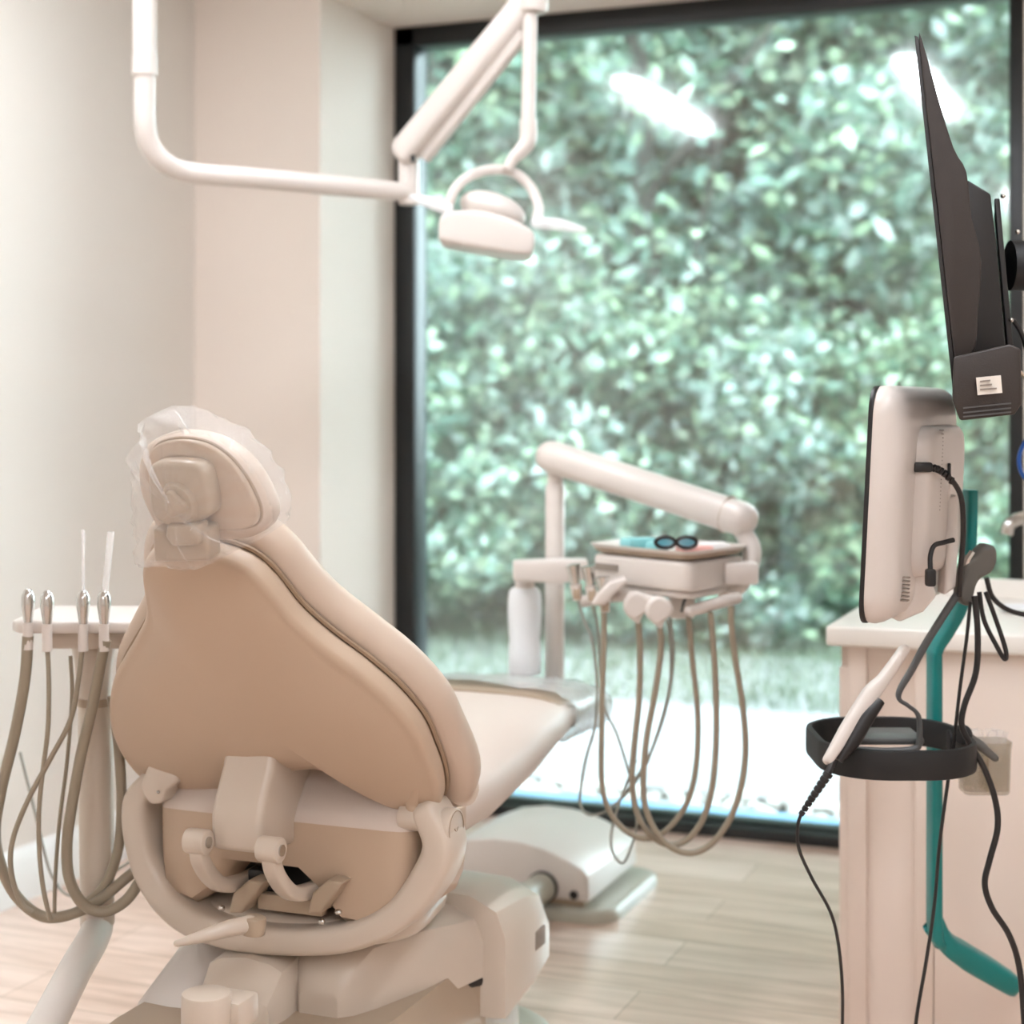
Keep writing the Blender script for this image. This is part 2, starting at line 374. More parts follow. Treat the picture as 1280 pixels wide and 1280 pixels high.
MB().pillow(out2, bn, .075, .034, bulge=0, bulge2=.01).build('backrest_cushion', 'vinyl2', ch, 60)
out3 = [p+bn*-.020 for p in out]
MB().sweep(out3[::2], .004, n=6, closed=True, smooth=2).build('backrest_piping', 'groove', ch)
# headrest
hn = V(-.12, -.93, -.30).normalized(); hr = V(1, -.1, 0).normalized(); 
def HP(px, py, k=0):
    o0 = D(255, 615, 2.36); r = ray(px, py); t = (o0+hn*k-O).dot(hn)/r.dot(hn); return O+r*t
ho = [HP(*p) for p in ((186, 575), (197, 556), (225, 549), (258, 554), (286, 572), (308, 600), (323, 632), (322, 652), (306, 660), (280, 661), (250, 663), (215, 656), (195, 625), (186, 598))]
hd = MB().pillow(crom(ho, 4, True), hn, .012, .004, bulge=.004).build('headrest_back', 'vinyl', ch, 60)
MB().sweep([p+hn*-.004 for p in crom(ho, 2, True)], .003, n=6, closed=True, smooth=2).build('headrest_piping', 'groove', ch)
hc = [HP(p[0], p[1], -.038) for p in ((184, 570), (196, 548), (228, 539), (268, 546), (300, 566), (326, 598), (342, 635), (340, 655), (322, 667), (285, 671), (250, 668), (212, 658), (192, 625), (184, 598))]
hr_ = MB().pillow(crom(hc, 4, True), hn, .07, .03, bulge2=.015).build('headrest', 'vinyl2', ch, 60)
pl = [HP(*p, .02) for p in ((192, 588), (200, 575), (222, 573), (250, 576), (264, 590), (272, 632), (262, 645), (240, 655), (212, 652), (196, 635))]
MB().pillow(crom(pl, 4, True), hn, .034, .012, bulge=.004).build('headrest_bracket', 'plast3', ch, 60)
kc = HP(226, 627, .037)
kb = MB().lathe(kc, [(.0, -.012), (.030, -.012), (.031, .004), (.027, .010), (.0, .011)], hn)
kb.build('knob_ring', 'plast3', ch)
kg = MB(); tri = []
e1 = (hr-hn*hr.dot(hn)).normalized(); e2 = hn.cross(e1)
for i in range(36):
    a = 2*math.pi*i/36; r = .0185*(1+.16*math.cos(3*a+.6)); tri.append(kc+hn*.012+e1*r*math.cos(a)+e2*r*math.sin(a))
kg.pillow(tri, hn, .012, .005, bulge=.003).build('headrest_knob', 'plast3', ch, 60)
MB().prism([HP(*p, .02) for p in ((221, 648), (262, 648), (262, 674), (228, 676), (219, 664))], hn*.024, .005).build('headrest_slider', 'plast3', ch)
nk = MB(); nk.prism([HP(*p, .004) for p in ((206, 650), (222, 655), (232, 672), (256, 672), (252, 660), (262, 648), (276, 652), (278, 692), (208, 694))], hn*.03, .006)
nk.build('headrest_post', 'plast3', ch)
# clear plastic sleeve over the headrest
fl = [HP(p[0], p[1], .01) for p in ((178, 560), (194, 538), (196, 515), (225, 517), (262, 530), (300, 553), (332, 590), (347, 635), (343, 662), (318, 676), (290, 690), (262, 702), (225, 700), (190, 695), (186, 665), (182, 620))]
flc = crom(fl, 5, True); flc = [p+hn*random.uniform(-.006, .006) for p in flc]
fm = MB().pillow(flc, hn, .085, .02, bulge=.02, jit=.004).build('plastic_sleeve', 'film', None, 80)
tag(fm, 'clear plastic sleeve pulled over the headrest of the tan chair', 'plastic cover')
# seat, leg rest
def seat_ring(y, hw, zt, th, n=28, pw=3.2):
    return [V(XC+math.copysign(abs(math.cos(a))**(2/pw), math.cos(a))*hw, y, zt-th/2+math.copysign(abs(math.sin(a))**(2/pw), math.sin(a))*th/2) for a in [2*math.pi*i/n for i in range(n)]]
sm = MB().loft([seat_ring(*a) for a in ((2.52, .10, .60, .03), (2.522, .20, .60, .08), (2.54, .235, .605, .11), (2.62, .242, .612, .125), (2.8, .245, .622, .13), (3.0, .24, .640, .12), (3.15, .23, .655, .105), (3.25, .225, .660, .09), (3.35, .215, .650, .07), (3.42, .21, .635, .05))])
sm.build('seat_cushion', 'seatv', ch, 60)
MB().loft([seat_ring(*a) for a in ((3.22, .215, .662, .085), (3.25, .222, .667, .10), (3.4, .215, .655, .09), (3.5, .205, .635, .075), (3.55, .19, .62, .05), (3.56, .12, .61, .02))]).build('foot_rest', 'plast3', ch, 60)
tf = MB().loft([[p+Vector((random.uniform(-.004, .004), random.uniform(-.004, .004), random.uniform(-.006, .004))) for p in seat_ring(*a, n=40)] for a in ((3.24, .232, .676, .125), (3.30, .232, .676, .13), (3.38, .225, .670, .13), (3.46, .22, .660, .125), (3.54, .21, .645, .11), (3.58, .20, .63, .08), (3.60, .12, .61, .04))], cap=False).build('plastic_cover', 'film2', None, 80)
tag(tf, 'cloudy plastic protector wrapped round the foot end of the tan chair', 'plastic cover')
# rear seat housing with lobes
low, upp = [], []
for u, zb, k in ((-.232, .49, .045), (-.228, .455, .02), (-.215, .425, .006), (-.16, .415, 0), (-.11, .45, 0), (-.07, .498, 0), (.045, .498, 0), (.085, .455, 0), (.12, .415, 0), (.20, .408, 0), (.228, .425, .006), (.242, .455, .02), (.247, .49, .045)):
    x = XC+u; zt_c = .652+.014*abs(u)/.24-k*.9
    low.append([V(x, 2.64, zb+k*.2), V(x, 2.44+k, zb), V(x, 2.422+k, zb+.012), V(x, 2.418+k, .50), V(x, 2.416+k, .574-k*.1), V(x, 2.64, .574-k*.1)])
    upp.append([V(x, 2.60, .57), V(x, 2.417+k, .57), V(x, 2.416+k, .576-k*.1), V(x, 2.428+k, .596-k*.3), V(x, 2.455+k, .632-k*.6), V(x, 2.475+k, zt_c-.008), V(x, 2.50+k, zt_c), V(x, 2.60, zt_c)])
MB().loft(low).build('seat_rear_housing', 'vinyl', ch, 50)
MB().loft(upp).build('lumbar_cover_toplit', 'seatv', ch, 50)  # paler vinyl than the housing: mostly top light put into the colour
# support bracket between base and backrest
bk = MB().prism([V(XC-.056, y, z) for y, z in ((2.312, .545), (2.310, .600), (2.318, .625), (2.345, .675), (2.355, .71), (2.40, .735), (2.50, .66), (2.50, .53))], V(.094, 0, 0), .012, 3)
bk.build('back_support_bracket', 'plast', ch)
for sx in (-1, 1):
    x = XC+sx*.066
    lk = MB().sweep([V(x, 2.295, .560), V(x, 2.300, .53), V(x, 2.33, .495), V(x, 2.37, .472), V(x, 2.44, .462), V(x, 2.50, .462)], [.014, .012, .012, .012, .014], .013, up=V(1, 0, 0), n=16, power=5).build('link_arm', 'plast', ch)
    MB().cyl(V(x-.019, 2.292, .562), V(x+.019, 2.292, .562), .020, bev=.003).build('pivot', 'plast', lk)
    MB().cyl(V(x+.018, 2.292, .562), V(x+.0215, 2.292, .562), .009, n=16).build('bolt', 'chrome', lk)
MB().box(V(XC+.01, 2.52, .455), (.24, .06, .09), .005).box(V(XC-.03, 2.44, .47), (.05, .03, .03), .004).build('mechanism', 'black', ch)
MB().box(V(XC+.03, 2.425, .437), (.12, .02, .026), .003).build('crossbar', 'plast3', ch)
MB().sweep([V(XC+.03, 2.47, .455), V(XC+.032, 2.46, .43), V(XC+.03, 2.465, .41)], .006, n=8).build('red_wire', 'red', ch)
# yoke
yk = [Yp(*p, 2.455) for p in ((196, 975), (181, 1000), (184, 1045), (202, 1095), (240, 1137), (300, 1160), (375, 1168), (445, 1165), (500, 1142), (536, 1102), (556, 1055), (540, 1012))]
MB().sweep(yk, [.020, .024, .026, .027, .027, .026, .025, .024, .024, .025, .028, .027, .022], [.04, .042, .042, .045, .05, .055, .055, .05, .045, .042, .042, .04], up=V(0, 1, 0), n=24, power=4.5, smooth=8, round_ends=True).build('armrest_yoke', 'plast', ch, 60)
yp = crom([V(XC+u, 2.54+dy, .392) for u, dy in ((-.23, .08), (-.215, -.02), (-.16, -.085), (-.06, -.105), (.06, -.105), (.16, -.085), (.205, -.02), (.20, .08), (.16, .20), (0, .26), (-.18, .20))], 4, True)
MB().pillow(yp, UP, .04, .016, bulge=.006).build('yoke_plate', 'plast', ch, 60)
# pivots
rp = Yp(548, 1036, 2.44)
MB().cyl(V(XC+.290, 2.452, rp.z+.0), V(XC+.3115, 2.452, rp.z+.0), .032, bev=.002).build('pivot_cap', 'plast', ch)
cx = MB()
for a in (45, -45):
    d = V(0, math.cos(math.radians(a)), math.sin(math.radians(a)))
    cx.sweep([V(XC+.312, 2.452, rp.z-.006)-d*.010, V(XC+.312, 2.452, rp.z-.006)+d*.010], .0008, n=6, smooth=1)
cx.sweep([V(XC+.312, 2.452+.028*math.cos(a*.262), rp.z+.028*math.sin(a*.262)) for a in range(24)], .0007, n=6, closed=True, smooth=1)
cx.build('cap_marking', 'groove', ch)
kr = Yp(523, 1022, 2.44)
MB().cyl(kr-V(.03, 0, 0), kr+V(.03, 0, 0), .021, bev=.004).build('pivot', 'plast', ch)
MB().sweep([kr, Yp(518, 1000, 2.44), Yp(516, 975, 2.42)], [.016, .012, .022], .018, up=V(0, 1, 0), n=14, power=3).build('backrest_hinge', 'vinyl', ch)
lb_ = MB().prism(crom([Yp(*p, 2.40) for p in ((176, 985), (180, 968), (188, 955), (205, 957), (222, 975), (208, 988), (202, 1003), (186, 1004))], 4, True), V(0, .05, 0), .006)
lb_.build('backrest_hinge', 'plast', ch)
q = Yp(198, 990, 2.395); MB().ell(q, V(.003, 0, 0), V(0, .003, 0), V(0, 0, .003)).build('bolt', 'chrome', ch)
MB().sweep([Yp(205, 965, 2.45), Yp(235, 982, 2.47)], .02, n=14, smooth=1).build('hinge_spring', 'plast3', ch)
# gussets on the yoke
for px in (303, 402):
    MB().prism([Yp(px-18, 1142, 2.385), Yp(px-2, 1142, 2.385), Yp(px+26, 1104, 2.385), Yp(px+8, 1100, 2.385), Yp(px-12, 1116, 2.385)], V(0, .05, 0), .004).build('gusset', 'plast3', ch)
for px, py in ((277, 1135), (402, 1152), (423, 1140)):
    MB().ell(Yp(px, py, 2.395), V(.006, 0, 0), V(0, .006, 0), V(0, 0, .005)).build('bolt', 'chrome', ch)
for px in (325, 372):
    MB().sweep([Yp(px+24*math.cos(a), 1140-22*math.sin(a), 2.455) for a in (0, .5, 1, 1.57, 2.1, 2.6, 3.14)], .005, n=8, smooth=3).build('cable_guide', 'plast3', ch)
# release lever
lv = MB().cyl(D(316, 1168, 2.60), D(318, 1146, 2.60), .019, bev=.003).build('lever_hub', 'plast3', ch)
MB().sweep([D(312, 1155, 2.60), D(285, 1161, 2.57), D(255, 1170, 2.54), D(221, 1179, 2.50)], [.014, .013, .010, .005], n=14, round_ends=True).build('lever_handle', 'plast', ch)
# base
def slab(pts, z0, z1, name, m, bev=.02, seg=4):
    MB().prism([V(x, y, z0) for x, y in pts], V(0, 0, z1-z0), bev, seg).build(name, m, ch, 40)
bp_ = [(XC-.01+x, 2.62+y) for x, y in rrect(.56, 1.05, .16)]
MB().loft([[V(XC-.01+(x-XC+.01)*k, 2.62+(y-2.62)*k, z) for x, y in bp_] for k, z in ((1, 0), (1, .03), (.985, .05), (.95, .062), (.90, .068))]).build('base_plate', 'gbase', ch, 60)
MB().loft([[V(XC-.01+(x-XC+.01)*k*kx, 2.60+(y-2.62)*k, z) for x, y in bp_] for k, kx, z in ((.90, .93, .05), (.86, .93, .20), (.82, .92, .26))]).build('base_skirt', 'plast3', ch, 60)
def hump(name, m, secs, parent=ch):
    """secs: list of (y, x0, x1, zb, zt, chamfer)"""
    rings = []
    for y, x0, x1, zb, zt, c in secs:
        rings.append([V(x0, y, zb), V(x0, y, zt-c), V(x0+c*.25, y, zt-c*.35), V(x0+c, y, zt), V((x0+x1)/2, y, zt+.006), V(x1-c, y, zt), V(x1-c*.25, y, zt-c*.35), V(x1, y, zt-c), V(x1, y, zb)])
    return MB().loft(rings).build(name, m, parent, 35)
hump('base_cover', 'plast', [(2.425, -1.345, -1.275, .24, .300, .012), (2.445, -1.365, -1.255, .24, .335, .02), (2.49, -1.40, -1.235, .24, .368, .03), (2.60, -1.44, -1.20, .235, .372, .045), (2.78, -1.50, -1.165, .23, .352, .06), (2.80, -1.50, -1.16, .23, .345, .06)])
hump('base_cover_band', 'plast', [(2.775, -1.56, -1.145, .16, .345, .05), (2.78, -1.57, -1.125, .16, .372, .07), (2.90, -1.58, -1.115, .19, .372, .08), (2.99, -1.57, -1.12, .21, .35, .08), (3.01, -1.55, -1.14, .21, .32, .07)])
MB().box(V(-1.116, 2.93, .262), (.004, .05, .035), .001).build('data_label', 'print', ch)
hump('rear_cover', 'plast', [(2.335, -1.475, -1.365, .10, .250, .012), (2.345, -1.49, -1.355, .10, .30, .02), (2.39, -1.50, -1.35, .10, .345, .03), (2.50, -1.50, -1.36, .10, .355, .03), (2.60, -1.50, -1.37, .10, .35, .03)])
hump('side_cover', 'plast2', [(2.36, -1.615, -1.50, .10, .245, .008), (2.375, -1.625, -1.50, .245, .262, .012), (2.50, -1.615, -1.50, .245, .335, .02), (2.62, -1.60, -1.50, .245, .345, .02)])
MB().box(V(-1.555, 2.50, .17), (.10, .22, .16), .01).build('side_skirt', 'plast3', ch)
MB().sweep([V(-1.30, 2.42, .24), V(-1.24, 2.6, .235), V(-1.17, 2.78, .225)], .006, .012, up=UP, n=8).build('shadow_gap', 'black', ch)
sk = MB().prism([V(-1.40, 2.43, .08), V(-1.255, 2.435, .08), V(-1.165, 2.80, .08), V(-1.55, 2.80, .08)], V(0, 0, .17), .01); sk.build('lower_housing', 'plast3', ch)
# rear mount block that carries the assistant arm
MB().cyl(D(258, 1290, 2.42), D(258, 1240, 2.42), .036, bev=.004).build('rear_mount', 'plast', ch)
MB().box(D(290, 1262, 2.45), (.06, .06, .045), .008).build('mount_arm', 'plast', ch)
# conduit to floor box
MB().cyl(V(-1.46, 2.98, .085), V(-1.46, 3.86, .075), .036).build('conduit', 'gbase', ch)

# ================================================================= FLOOR BOX
fb = thing('floor_utility_box', (-1.56, 4.05, 0), 'cream arched junction box on the floor under the foot of the tan chair', 'utility box')
fbp = [(x-1.53, 4.06+y) for x, y in rrect(.50, .44, .07)]
MB().loft([[V(-1.53+(x+1.53)*k, 4.06+(y-4.06)*k, z) for x, y in fbp] for k, z in ((1, 0), (1, .018), (.98, .028), (.92, .032))]).build('base_plate', 'gbase', fb, 60)
MB().box(V(-1.56, 4.05, .045), (.40, .36, .04), .004).build('skirt', 'plast3', fb)
arch = [(-.205, .050), (-.205, .115), (-.17, .145), (-.11, .170), (-.04, .182), (.03, .180), (.09, .168), (.15, .147), (.19, .128), (.207, .112), (.210, .050)]
MB().prism([V(-1.55+x, 3.855, z) for x, z in arch], V(0, .38, 0), .006).build('cover', 'plast2', fb, 25)
for px, py in ((717, 1119), (577, 1105)):
    p = Yp(px, py, 3.853); MB().cyl(p, p+V(0, .012, 0), .011).build('port', 'black', fb)
p = V(-1.46, 3.845, .075); MB().cyl(p, p+V(0, .012, 0), .0395).build('grommet', 'black', fb)

# ================================================================= DELIVERY UNIT (over the chair foot)
du = thing('delivery_unit', (-1.305, 3.57, .50), 'cream delivery unit on a post at the chair foot, thick arm sloping over its tray', 'dental delivery unit')
pb = D(693, 915, 3.80)
MB().cyl(pb, D(694, 606, 3.80), .022, bev=.003).build('post', 'plast2', du)
MB().cyl(D(694, 610, 3.80), D(694, 575, 3.80), .018).build('post_collar', 'plast2', du)
MB().sweep([pb, V(pb.x-.02, 3.3, pb.z+.02), V(XC, 3.0, .52)], .02, n=14).build('mounting_arm', 'plast3', du)
aa, ab = D(690, 571, 3.80), D(926, 648, 3.52)
MB().sweep([aa, ab], .040, .036, n=28, smooth=1, power=2.3, round_ends=True).build('balance_arm', 'plast2', du, 50)
MB().cyl(ab-(ab-aa).normalized()*.03, ab-(ab-aa).normalized()*.032, .0405, n=28).build('arm_seam', 'plast3', du)
MB().prism([D(*p, 3.66) for p in ((641, 702), (700, 700), (735, 700), (735, 724), (700, 730), (641, 726))], F*.06, .006).build('bracket', 'plast2', du)
bl = D(656, 842, 3.75)
MB().lathe(bl, [(.0, 0), (.034, 0), (.037, .006), (.036, .06), (.034, .075), (.036, .09), (.038, .14), (.037, .17), (.034, .185), (.028, .192), (0, .193)]).build('water_bottle', 'frost', du)
MB().cyl(D(656, 735, 3.75), D(656, 722, 3.75), .022).build('bottle_cap', 'plast2', du)
# control head - turned so that a corner faces the room
def hp(px, py, z): 
    r = ray(px, py); return O+r*((z-H)/r.z)
zt = D(850, 712, 3.30).z
def headslab(z0, z1, pts, name, m, bev, par=du):
    return MB().prism([V(p.x, p.y, z0) for p in pts], V(0, 0, z1-z0), bev, 3).build(name, m, par, 35)
fc = C((862-640)/FPX*3.30, 3.30, 0); lc = C((737-640)/FPX*3.52, 3.52, 0); rc = C((934-640)/FPX*3.48, 3.48, 0); bc = lc+rc-fc
def rcorner(q, r=.03):
    out = []
    for i, p in enumerate(q):
        a = (q[i-1]-p).normalized()*r; b = (q[(i+1) % 4]-p).normalized()*r
        for t in (0, .25, .5, .75, 1): out.append(p+a*(1-t)**2+b*t*t)
    return out
Q = rcorner([fc, rc, bc, lc], .035)
z1h = 1.25-(702-510)/FPX*3.30-.003; z0h = z1h-.060
headslab(z0h, z1h, Q, 'control_head', 'plast2', .008)
cq = sum(Q, Vector())/len(Q)
headslab(z0h-.014, z0h-.001, [cq+(p-cq)*.93 for p in Q], 'control_head_base', 'plast2', .004)
MB().prism([V(lc.x, lc.y, z0h+.028)+(fc-lc)*t+UP*z-(lc-bc).normalized()*(-.001) for t, z in ((.07, 0), (.30, 0), (.30, .014), (.07, .014))], (lc-bc).normalized()*.002).build('display', 'print', du)
MB().box(D(925, 716, 3.42), (.07, .05, .045), .006, rot=Matrix.Rotation(TH, 3, 'Z')).build('head_knuckle', 'plast2', du)
MB().sweep([ab+UP*-.02, D(940, 690, 3.50), D(928, 725, 3.48), D(905, 745, 3.45)], .020, n=14).build('head_support', 'plast2', du)
MB().sweep([D(922, 747, 3.38), D(862, 764, 3.34)], .010, .012, n=14, smooth=1, round_ends=True).build('hose_arm', 'plast2', du)
MB().box(D(852, 757, 3.45), (.05, .05, .05), .006, rot=Matrix.Rotation(TH, 3, 'Z')).build('junction_block', 'plast2', du)
MB().sweep([D(728, 752, 3.46), D(780, 745, 3.40), D(835, 757, 3.34)], .009, .012, n=12).build('holder_bar', 'plast2', du)
MB().prism([D(*p, 3.36) for p in ((757, 757), (766, 745), (785, 728), (782, 722), (762, 728), (748, 742), (740, 757))], F*.05, .006).build('holder_fin', 'plast2', du)
# tray on top
tq = [cq+(p-cq)*1.06 for p in Q]; tz = z1h+.002
tr = thing('instrument_tray', (cq.x, cq.y, tz), 'shallow cream tray lying on the delivery unit head, holding packets', 'tray')
MB().loft([[V(cq.x+(p.x-cq.x)*k, cq.y+(p.y-cq.y)*k, tz+z) for p in Q] for k, z in ((.88, 0), (.95, .004), (1.01, .012), (1.055, .018), (1.06, .020), (1.03, .020), (.98, .015), (.9, .009))]).build('tray_body', 'plast2', tr, 30)
MB().loft([[V(cq.x+(p.x-cq.x)*k, cq.y+(p.y-cq.y)*k, tz+z) for p in Q] for k, z in ((.89, .0), (.96, .003), (1.02, .0115), (1.0, .013))], cap=False).build('tray_underside', 'plast3', tr, 30)
zz = tz+.012
def onz(px, py, z):
    r = ray(px, py); return O+r*((z-H)/r.z)
def tray_pt(px, d, dz=0): p = C((px-640)/FPX*d, d, zz+dz); return p
pk = []
for (px, d, rot, sz, m, lb, cat) in ((800, 3.46, .4, (.075, .05, .024), 'aqua', 'aqua sealed packet beside the dark safety glasses', 'packet'), (822, 3.42, -.3, (.045, .04, .020), 'aqua', 'aqua wrapped item under the temple of the safety glasses', 'packet'),
                                  (868, 3.40, .2, (.07, .04, .012), 'pink', 'pink paper slip next to the safety glasses', 'paper slip'), (892, 3.44, .1, (.06, .06, .016), 'paper', 'white folded napkin on the tray near the arm end', 'napkin')):
    n_ = {'packet': 'sterile_packet', 'paper slip': 'paper_slip', 'napkin': 'folded_napkin'}[cat]
    p = tray_pt(px, d, sz[2]/2); o = MB().box(p, sz, min(sz)/3, rot=Matrix.Rotation(rot+TH, 3, 'Z')).build(n_, m); tag(o, lb, cat)
gg = tray_pt(845, 3.36, .004)
sg = thing('safety_glasses', gg, 'dark framed safety glasses with blue lenses resting on the tray', 'glasses')
for s in (-1, 1):
    c0 = gg+R*(.021*s)+UP*.018
    ol = [c0+R*(.020*math.cos(a))+UP*(.011*math.sin(a)) for a in [i*math.pi/8 for i in range(16)]]
    MB().sweep(ol, .0042, n=6, closed=True, smooth=1).build('rim', 'black', sg)
    MB().prism(ol, F*.001).build('lens', clear('blue_lens' + str(s), (.1, .45, .6, 1), .4), sg)
    MB().sweep([c0+R*(.016*s)+UP*.004, c0+R*(.018*s)+F*.04, c0+R*(.012*s)+F*.09-UP*.012], .002, n=6).build('temple', 'black', sg)
# handpieces hanging in front, each with its hose
IG = 'handpieces on the delivery unit'
def hose_thing(name, top, path, r, m, label, cat, group, body=None, n=10):
    t = thing(name, top, label, cat, group)
    MB().sweep(path, r, n=n, smooth=7).build('hose', m, t)
    if body: body(t)
    return t
def hd_silver(px, py, d, tilt):
    def f(t):
        a, b = D(px, py, d), D(px+tilt, py-44, d)
        MB().cyl(b, a+(b-a)*.45, .015, .010).build('metal_head', 'chrome', t)
        MB().cyl(a+(b-a)*.45, a, .012, .009).build('grip', 'plast2', t)
        MB().box(a+(b-a)*.2, (.016, .022, .026), .004, rot=Matrix.Rotation(TH, 3, 'Z')).build('holder', 'plast3', t)
    return f
def hd_cap(px, py, d):
    def f(t):
        c0 = D(px, py, d)
        MB().pillow(crom([D(px+dx, py+dy, d) for dx, dy in ((-17, 6), (-15, -8), (-4, -17), (8, -14), (17, -4), (14, 6), (4, 14), (-6, 18))], 3, True), -F, .035, .008).build('holder', 'plast2', t, 60)
        MB().cyl(D(px+4, py+10, d-.005), D(px-1, py+22, d-.005), .007).build('nozzle', 'plast2', t)
    return f
def path(pts, d0, d1=None):
    d1 = d0 if d1 is None else d1; k = len(pts)
    return [D(x, y, d0+(d1-d0)*i/(k-1)) for i, (x, y) in enumerate(pts)]
HG = 'handpiece'
hose_thing('handpiece', D(722, 750, 3.42), path(((722, 748), (730, 775), (740, 800), (746, 850), (744, 905), (732, 950), (725, 995), (728, 1012), (740, 1019), (760, 1012), (785, 990), (800, 968), (812, 945), (830, 890), (838, 850), (838, 800), (832, 765)), 3.44, 3.40), .0030, 'hoseg', 'steel-topped handpiece nearest the post, thin grey hose falling over the chair end', 'handpiece', IG, hd_silver(722, 750, 3.42, -6))
hose_thing('handpiece', D(741, 752, 3.41), path(((741, 755), (748, 790), (750, 840), (756, 885), (770, 915), (783, 955), (792, 990), (796, 1030), (788, 1062), (778, 1079), (766, 1065), (764, 1042), (772, 1010), (785, 975), (795, 950)), 3.42, 3.38), .0026, 'hoseg', 'second steel-topped handpiece from the post with a thin hose ending in a small low loop', 'handpiece', IG, hd_silver(741, 752, 3.41, -6))
hose_thing('handpiece', D(755, 762, 3.39), path(((755, 765), (755, 800), (753, 860), (752, 920), (752, 975), (760, 1010), (777, 1034), (800, 1047), (822, 1045), (845, 1025), (862, 995), (871, 950), (872, 890), (866, 830), (862, 785), (860, 765)), 3.39, 3.36), .0058, 'hose', 'handpiece under the pointed holder fin, tan hose looping down to the floor box', 'handpiece', IG, hd_silver(757, 765, 3.39, -4))
hose_thing('handpiece', D(798, 758, 3.37), path(((798, 778), (800, 810), (799, 870), (793, 930), (790, 975), (796, 1015), (812, 1042), (835, 1056), (858, 1050), (878, 1025), (890, 985), (895, 930), (895, 870), (892, 810), (888, 765)), 3.38, 3.35), .0064, 'hose', 'handpiece in the first knobbly cream holder under the tray head, thick tan hose', 'handpiece', IG, hd_cap(796, 756, 3.37))
hose_thing('handpiece', D(828, 764, 3.35), path(((825, 782), (826, 815), (818, 870), (808, 925), (804, 985), (811, 1022), (830, 1052), (858, 1066), (885, 1058), (910, 1028), (926, 985), (932, 935), (928, 880), (920, 830), (914, 780), (914, 757)), 3.36, 3.34), .0064, 'hose', 'handpiece in the second knobbly cream holder, its tan hose making the widest loop', 'handpiece', IG, hd_cap(824, 762, 3.35))
lo = MB().sweep(path(((838, 770), (842, 820), (834, 880), (818, 930), (800, 965), (775, 1000)), 3.45), .0028, n=8).build('air_line', 'hoseg', du)
MB().sweep(path(((862, 742), (855, 752), (852, 765)), 3.36), .003, n=8).build('air_line', 'grey', du)

# ================================================================= ASSISTANT UNIT
au = thing('assistant_unit', C(-.735, 2.95, 0)+UP*.3, 'cream assistant side table on a slim post, four suction hoses looped below', 'dental side unit')
tb = [C(x, d, .868) for x, d in ((-.850, 2.86), (-.835, 2.84), (-.60, 2.84), (-.47, 2.93), (-.45, 3.0), (-.47, 3.06), (-.83, 3.07), (-.86, 3.05))]
MB().prism(tb, UP*.022, .007).build('table_top', 'plast2', au, 35)
MB().prism([C(x, d, .836) for x, d in ((-.80, 2.88), (-.52, 2.88), (-.50, 3.03), (-.80, 3.03))], UP*.034, .008).build('table_frame', 'plast', au, 35)
MB().sweep([C(-.735, 2.95, .845), C(-.735, 2.95, .80), C(-.733, 2.95, .74)], [.040, .033, .027], n=24).build('neck', 'plast', au)
MB().cyl(C(-.732, 2.95, .74), C(-.728, 2.95, .345), .030, n=28).build('post', 'plast', au)
MB().cyl(C(-.732, 2.95, .742), C(-.732, 2.95, .728), .0305, n=28).build('post_ring', 'plast3', au)
e0 = C(-.728, 2.95, .36)
MB().sweep([C(-.728, 2.95, .37), C(-.726, 2.93, .335), C(-.715, 2.75, .33), C(-.70, 2.55, .325), C(-.69, 2.43, .325)], .030, .027, n=20).build('swing_arm', 'plast2', au)
MB().sweep([C(-.69, 2.42, .325), C(-.45, 2.45, .325)], .028, .022, n=20, smooth=1, power=3).build('cross_arm', 'plast2', au)
# hoses & tips
SG = 'suction handpieces on the side table'
def tip(px, py, d, kind):
    def f(t):
        MB().lathe(D(px, py, d), [(.006, -.03), (.008, -.012), (.007, 0), (.009, .012), (.0115, .03), (.011, .045), (.007, .054), (.004, .057)]).build('valve', 'chrome', t)
        MB().cyl(D(px, py+34, d), D(px, py, d), .0085).build('grip', 'plast2', t)
        if kind == 1: MB().cyl(D(px+1, py-40, d), D(px+9, py-115, d), .0055, .006).build('suction_tip', 'straw', t)
        if kind == 2: MB().cyl(D(px, py-40, d), D(px, py-118, d), .0025, .003).build('suction_tip', 'straw', t)
    return f
hose_thing('suction_handpiece', D(35, 780, 2.84), path(((35, 795), (31, 850), (18, 920), (2, 985), (-6, 1040), (2, 1085), (22, 1122), (52, 1145), (85, 1144), (120, 1128), (155, 1100), (185, 1075)), 2.84, 2.90), .0095, 'hose', 'suction handpiece at the outer end of the side table, thick tan hose', 'suction handpiece', SG, tip(35, 778, 2.84, 0))
hose_thing('suction_handpiece', D(59, 780, 2.83), path(((59, 805), (61, 850), (60, 910), (54, 960), (49, 1010), (49, 1060), (54, 1110), (63, 1150)), 2.83), .0040, 'hose', 'suction handpiece with a round steel top, second along the side table, thin hose', 'suction handpiece', SG, tip(59, 780, 2.83, 0))
hose_thing('saliva_ejector', D(104, 780, 2.83), path(((104, 800), (98, 850), (88, 900), (62, 950), (35, 1000), (16, 1050), (14, 1090), (26, 1128), (40, 1140)), 2.83), .0045, 'hose', 'saliva ejector with a thin clear straw standing at the table front', 'saliva ejector', SG, tip(104, 780, 2.83, 2))
hose_thing('suction_handpiece', D(130, 780, 2.82), path(((132, 800), (124, 840), (114, 890), (102, 940), (91, 1000), (84, 1050), (86, 1095), (102, 1128), (128, 1140), (158, 1125), (182, 1090)), 2.82, 2.88), .0095, 'hose', 'suction handpiece with a wide white tube, nearest the tan chair back', 'suction handpiece', SG, tip(130, 780, 2.82, 1))
MB().sweep(path(((140, 870), (148, 930), (152, 1000), (148, 1060), (132, 1105), (108, 1130)), 2.90), .009, n=10).build('hose', 'hose', au)
